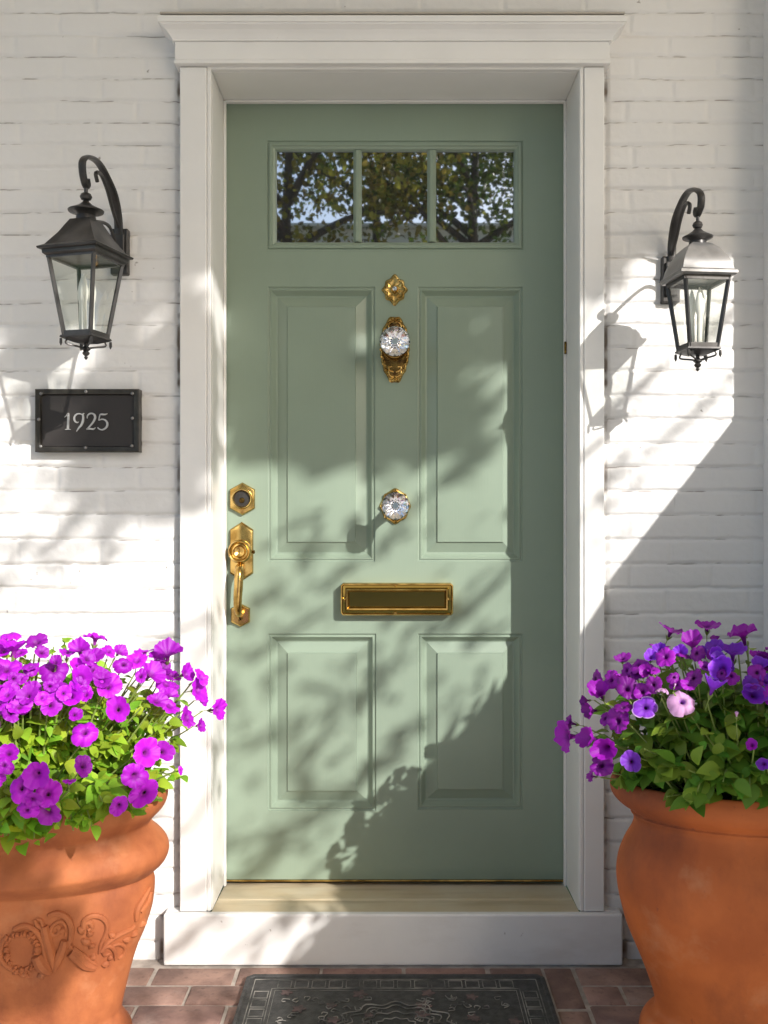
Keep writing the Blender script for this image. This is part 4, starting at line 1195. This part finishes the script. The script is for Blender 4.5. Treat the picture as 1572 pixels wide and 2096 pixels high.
m = MB(); m.tube(smooth_path([(xs_ + .13, -1.5, 0), (xs_ + .13, -1.4, .5), (xs_ + .12, -1.5, 1.0), (xs_ + .08, -1.9, 1.25)], 6), .012, 8); m.build('stem', M_bark, rt, smooth=True)

# ------------------------------------------------------------------ unseen tree, leaves placed back along the sun rays to cast set shadows
def limb(m, pts, r0, r1):
    P_ = smooth_path(pts, 6); n = len(P_); m.tube(P_, [r0 + (r1-r0)*i/(n-1) for i in range(n)], 7)
g = np.random.default_rng(33)
PT, SZS = [], []
twigs = []; TD = []
def surf(px, py):
    D = D_WALL if (px < 366 or px > 1240) else (D_CAS if (px < 420 or px > 1187) else 2.6)
    if py > 1870: D = D_PL
    return at(px, py, D)
def throw(px, py, dist, D=None): q = at(px, py, D) if D else surf(px, py); return Vector((q.x + SX*dist, q.y - dist, q.z + SZ*dist))
def streak(x0, y0, x1, y1, w_, n, dist, size=(.035, .06)):  # twig and leaves hung where they cast one shadow streak
    dist *= .95; n = int(n*.9)
    a, b_ = throw(x0, y0, dist), throw(x1, y1, dist)
    mid = a.lerp(b_, .5) + Vector((0, g.uniform(-.2, .2), 0))
    tw = MB(); tw.tube(smooth_path([a + Vector((0, -.15, 0)), mid, b_], 4), [.011]*4 + [.008]*4 + [.003], 5); twigs.append(tw)
    wm = w_ * .62 * 2.6 / F
    for i in range(n):
        t_ = g.uniform(0, 1); q = a.lerp(b_, t_)
        q = q + Vector((g.normal(0, wm), g.uniform(-.35, .35), g.normal(0, wm)))
        PT.append(q); SZS.append(g.uniform(*size)*1.5); TD.append(tuple((b_ - a).normalized()*.4 + Vector((.7, 0, .62)) * (-1 if (b_-a).x < 0 else 1) + Vector(g.normal(0, .14, 3))))
def mass(x0, y0, x1, y1, n, dist, size=(.05, .09), D=None):  # loose leaf cluster hung to shade the given area
    for i in range(n):
        q = throw(g.uniform(x0, x1), g.uniform(y0, y1), dist + g.uniform(-.4, .4), D); PT.append(q); SZS.append(g.uniform(*size)*1.5); TD.append(tuple(Vector((.7, 0, .62)) + Vector(g.normal(0, .2, 3))))
# upper left of the door and the wall above the plaque
mass(-60, 440, 400, 600, 420, 3.6)
mass(380, 440, 640, 560, 160, 3.6)
mass(450, 560, 860, 700, 420, 3.6); mass(450, 750, 850, 960, 480, 3.6); mass(450, 700, 640, 760, 70, 3.6); mass(780, 700, 870, 760, 50, 3.6)
mass(830, 560, 960, 980, 120, 3.6); mass(960, 680, 1060, 760, 60, 3.6)
mass(-60, 600, 200, 680, 70, 3.6)
mass(360, 740, 440, 880, 60, 3.6)
mass(1050, 470, 1225, 560, 110, 3.6); mass(-60, 580, 150, 690, 80, 3.6)
streak(365, 800, 120, 900, 26, 70, 3.4); streak(330, 930, 60, 1120, 28, 80, 3.4); streak(420, 900, 380, 1000, 14, 20, 3.0)
streak(180, 700, -20, 840, 12, 40, 2.4, (.02, .035)); streak(120, 720, 20, 900, 8, 26, 2.4, (.02, .035)); streak(60, 690, -40, 760, 8, 20, 2.4, (.02, .035))
streak(300, 1080, 60, 1180, 12, 20, 3.4)
streak(365, 640, 250, 700, 8, 12, 3.0)
mass(170, 620, 368, 790, 70, 3.8); mass(130, 780, 368, 1010, 170, 3.8); mass(366, 700, 425, 990, 60, 3.8); mass(80, 960, 368, 1090, 70, 3.8); mass(545, 770, 780, 985, 170, 3.8)
mass(-60, 690, 110, 800, 22, 3.0, (.03, .05))
mass(-80, 1840, 50, 2090, 75, 3.2, D=1.76); mass(40, 1900, 130, 2090, 22, 3.2, D=1.76); mass(-80, 1640, 30, 1800, 30, 3.2, D=1.74); mass(60, 1700, 240, 1760, 12, 3.2, D=1.76)
streak(1490, 790, 1330, 930, 10, 16, 3.2, (.03, .05)); streak(1340, 760, 1240, 860, 5, 14, 2.4, (.015, .03)); streak(1310, 830, 1235, 900, 4, 10, 2.4, (.015, .03)); streak(1380, 840, 1290, 960, 5, 10, 2.6, (.02, .035)); streak(1500, 640, 1440, 700, 6, 8, 3.0, (.03, .05))
# dapple on the lower door
streak(760, 1170, 480, 1320, 18, 60, 3.4); streak(640, 1150, 520, 1230, 12, 25, 3.4); streak(700, 1090, 560, 1090, 10, 14, 3.0)
streak(1040, 1180, 900, 1290, 14, 30, 3.2); streak(1000, 830, 900, 900, 9, 14, 3.0); streak(1030, 900, 930, 960, 8, 14, 3.0); streak(960, 790, 1030, 760, 8, 12, 3.0)
streak(700, 1330, 610, 1600, 18, 60, 3.4); streak(860, 1280, 720, 1450, 14, 34, 3.4); streak(560, 1340, 470, 1500, 10, 22, 3.4)
streak(820, 1560, 470, 1740, 20, 80, 3.4); streak(640, 1700, 470, 1800, 12, 30, 3.4); streak(940, 1400, 820, 1560, 10, 26, 3.2)
streak(420, 1500, 376, 1720, 10, 26, 3.4); streak(390, 1240, 374, 1400, 6, 8, 3.4)
streak(560, 1870, 440, 1980, 9, 14, 3.2); streak(420, 1880, 340, 1960, 9, 12, 3.2)
streak(1230, 1100, 1190, 1180, 6, 8, 3.0)
# over the floor in front of the mat
for i in range(12):
    x_ = g.uniform(230, 640); y_ = g.uniform(1985, 2090)
    D = CZ*F/(y_ - CY)
    q = at(x_, y_, D); dist = 3.3
    for k in range(4):
        PT.append(Vector((q.x + SX*dist + g.normal(0, .03), q.y - dist + g.normal(0, .05), SZ*dist + g.normal(0, .03)))); SZS.append(g.uniform(.04, .06)); TD.append(tuple(g.normal(0, 1, 3)))
n = len(PT)
V, Fa = leaves_np(np.array([tuple(p_) for p_ in PT]), g.normal(0, .6, (n, 3)) + np.array([SX, -1, SZ])*.8, np.array(TD), np.array(SZS), .20)
st_ = empty('gobo_tree', (7.0, -6.6, -.12), 'unseen leafy tree towards the sun, leaves placed to cast chosen shadows', 'tree')
# the rest of its crown, clear of the light that reaches the door
n2 = 2600
Q = np.stack([g.uniform(2.6, 8.5, n2), g.uniform(-8.5, -3.2, n2), g.uniform(3.4, 8.0, n2)], -1)
# keep only leaves whose shadow lands above the roof line or right of the opening
tq = (-Q[:, 1] + YW); sx_ = Q[:, 0] - SX*tq; sz_ = Q[:, 2] - SZ*tq
keep = (sz_ > 2.1) | (sx_ > 1.5)
Q = Q[keep]; n2 = len(Q)
V2, F2 = leaves_np(Q, g.normal(0, 1, (n2, 3)) + np.array([0, 0, .6]), g.normal(0, 1, (n2, 3)), g.uniform(.09, .16, n2), .4)
finish(np_mesh('crown', np.concatenate([V, V2]), np.concatenate([Fa, F2 + len(V)])), 'crown', M_tree, st_)
m = MB()
limb(m, [(7.0, -6.6, -.12), (6.95, -6.5, 1.5), (7.05, -6.4, 3.0), (6.9, -6.3, 4.5), (6.6, -6.0, 6.6)], .19, .06)
limb(m, [(6.9, -6.2, 5.2), (5.6, -5.4, 5.6), (4.2, -4.6, 5.2), (3.0, -3.9, 4.6)], .07, .012)
limb(m, [(6.8, -6.2, 5.8), (5.2, -5.0, 6.3), (3.6, -4.3, 5.9)], .06, .012)
limb(m, [(7.0, -6.5, 4.0), (7.8, -6.9, 5.0), (8.6, -7.2, 5.6)], .07, .015)
m.build('trunk', M_bark, st_, smooth=True)
for tw in twigs: tw.build('shadow_twig', M_bark, st_)

# ------------------------------------------------------------------ the street behind the viewer, seen mirrored in the panes
def tree(x, y, h, cr, zc, nl, seed, M, label, size=(.06, .11)):
    g = np.random.default_rng(seed)
    rt = empty('street_tree', (x, y, -.12), label, 'tree', 'trees along the street behind the viewer')
    m = MB(); limb(m, [(x, y, -.12), (x + .05, y, h*.3), (x - .05, y, h*.6), (x + .05, y, h*.95)], .16, .03)
    ends = []
    for i in range(9):
        a = g.uniform(0, 6.28); z0 = h*g.uniform(.38, .75); L_ = cr*g.uniform(.6, 1)
        e = (x + L_*math.cos(a), y + L_*.8*math.sin(a), z0 + g.uniform(.3, 1.3)); ends.append(e)
        limb(m, [(x, y, z0), (x + L_*.5*math.cos(a), y + L_*.4*math.sin(a), z0 + .5), e], .06, .012)
    m.build('trunk', M_bark, rt, smooth=True)
    cl_ = []
    for i in range(int(nl/55)):
        v = g.normal(0, 1, 3); v /= np.linalg.norm(v); rr4 = g.uniform(.35, 1)**.6
        c0 = np.array([x, y, zc]) + v*rr4*np.array([cr, cr*.8, (h*1.05 - zc)])
        s_ = g.uniform(.16, .34)
        cl_.append(c0 + g.normal(0, s_, (55, 3))*np.array([1.2, 1, .7]))
    Q = np.concatenate(cl_); Q = Q[(Q[:, 2] > CZ + .305*(CD - Q[:, 1])) | (g.random(len(Q)) < .35)]; n = len(Q)
    V, Fa = leaves_np(Q, g.normal(0, 1, (n, 3)) + np.array([0, 0, .7]), g.normal(0, 1, (n, 3)), g.uniform(*size, n), .42)
    finish(np_mesh('crown', V, Fa), 'crown', M, rt)
tree(-1.25, -9.2, 6.6, 2.1, 5.3, 8500, 1, M_tree_y, 'yellowing street tree left of the path behind the viewer')
tree(1.15, -10.5, 7.4, 2.1, 6.0, 7500, 2, M_tree, 'green street tree right of the path behind the viewer')
tree(-4.8, -12, 8, 2.6, 6.3, 7500, 3, M_tree, 'broad green street tree far left behind the viewer')
tree(4.6, -13, 8, 2.4, 6.3, 2600, 4, M_tree, 'dark street tree far right behind the viewer')
tree(-.2, -13.0, 8.2, 2.4, 7.3, 6000, 5, M_tree, 'tall green street tree in the middle behind the viewer')
hs = empty('neighbour_house', (0, -18, -.12), 'cream house with low pale roof across the street', 'house')
m = MB(); m.box(-9, 9, -22, -16, -.12, 6.53)
for i in range(37): m.box(-9.01, 9.01, -16.0, -15.975, .1 + i*.17, .235 + i*.17)
m.build('wall', M_house, hs)
m = MB()
NR = 14
pr2 = []
for i in range(NR):
    y0 = -15.8 - 3.8*i/NR; y1 = -15.8 - 3.8*(i+1)/NR; z0 = 6.56 + .6*i/NR; z1 = 6.56 + .6*(i+1)/NR
    pr2 += [(y0, z0 + .035), (y1, z1)]
pr2 += [(-22.4, 6.54), (-15.8, 6.54)]
m.loft([[(x, y_, z_) for y_, z_ in pr2] for x in (-9.5, 9.5)], True, True, True)
m.build('roof', M_roofing, hs)
for x in (-6, -2.5, 2.5, 6):
    m = MB(); m.box(x - .5, x + .5, -15.984, -15.95, 1.2, 2.6); wn = m.build('window', M_trim, hs)
    m = MB(); m.box(x - .42, x + .42, -15.949, -15.94, 1.28, 2.52); m.build('pane', M_pane, wn)
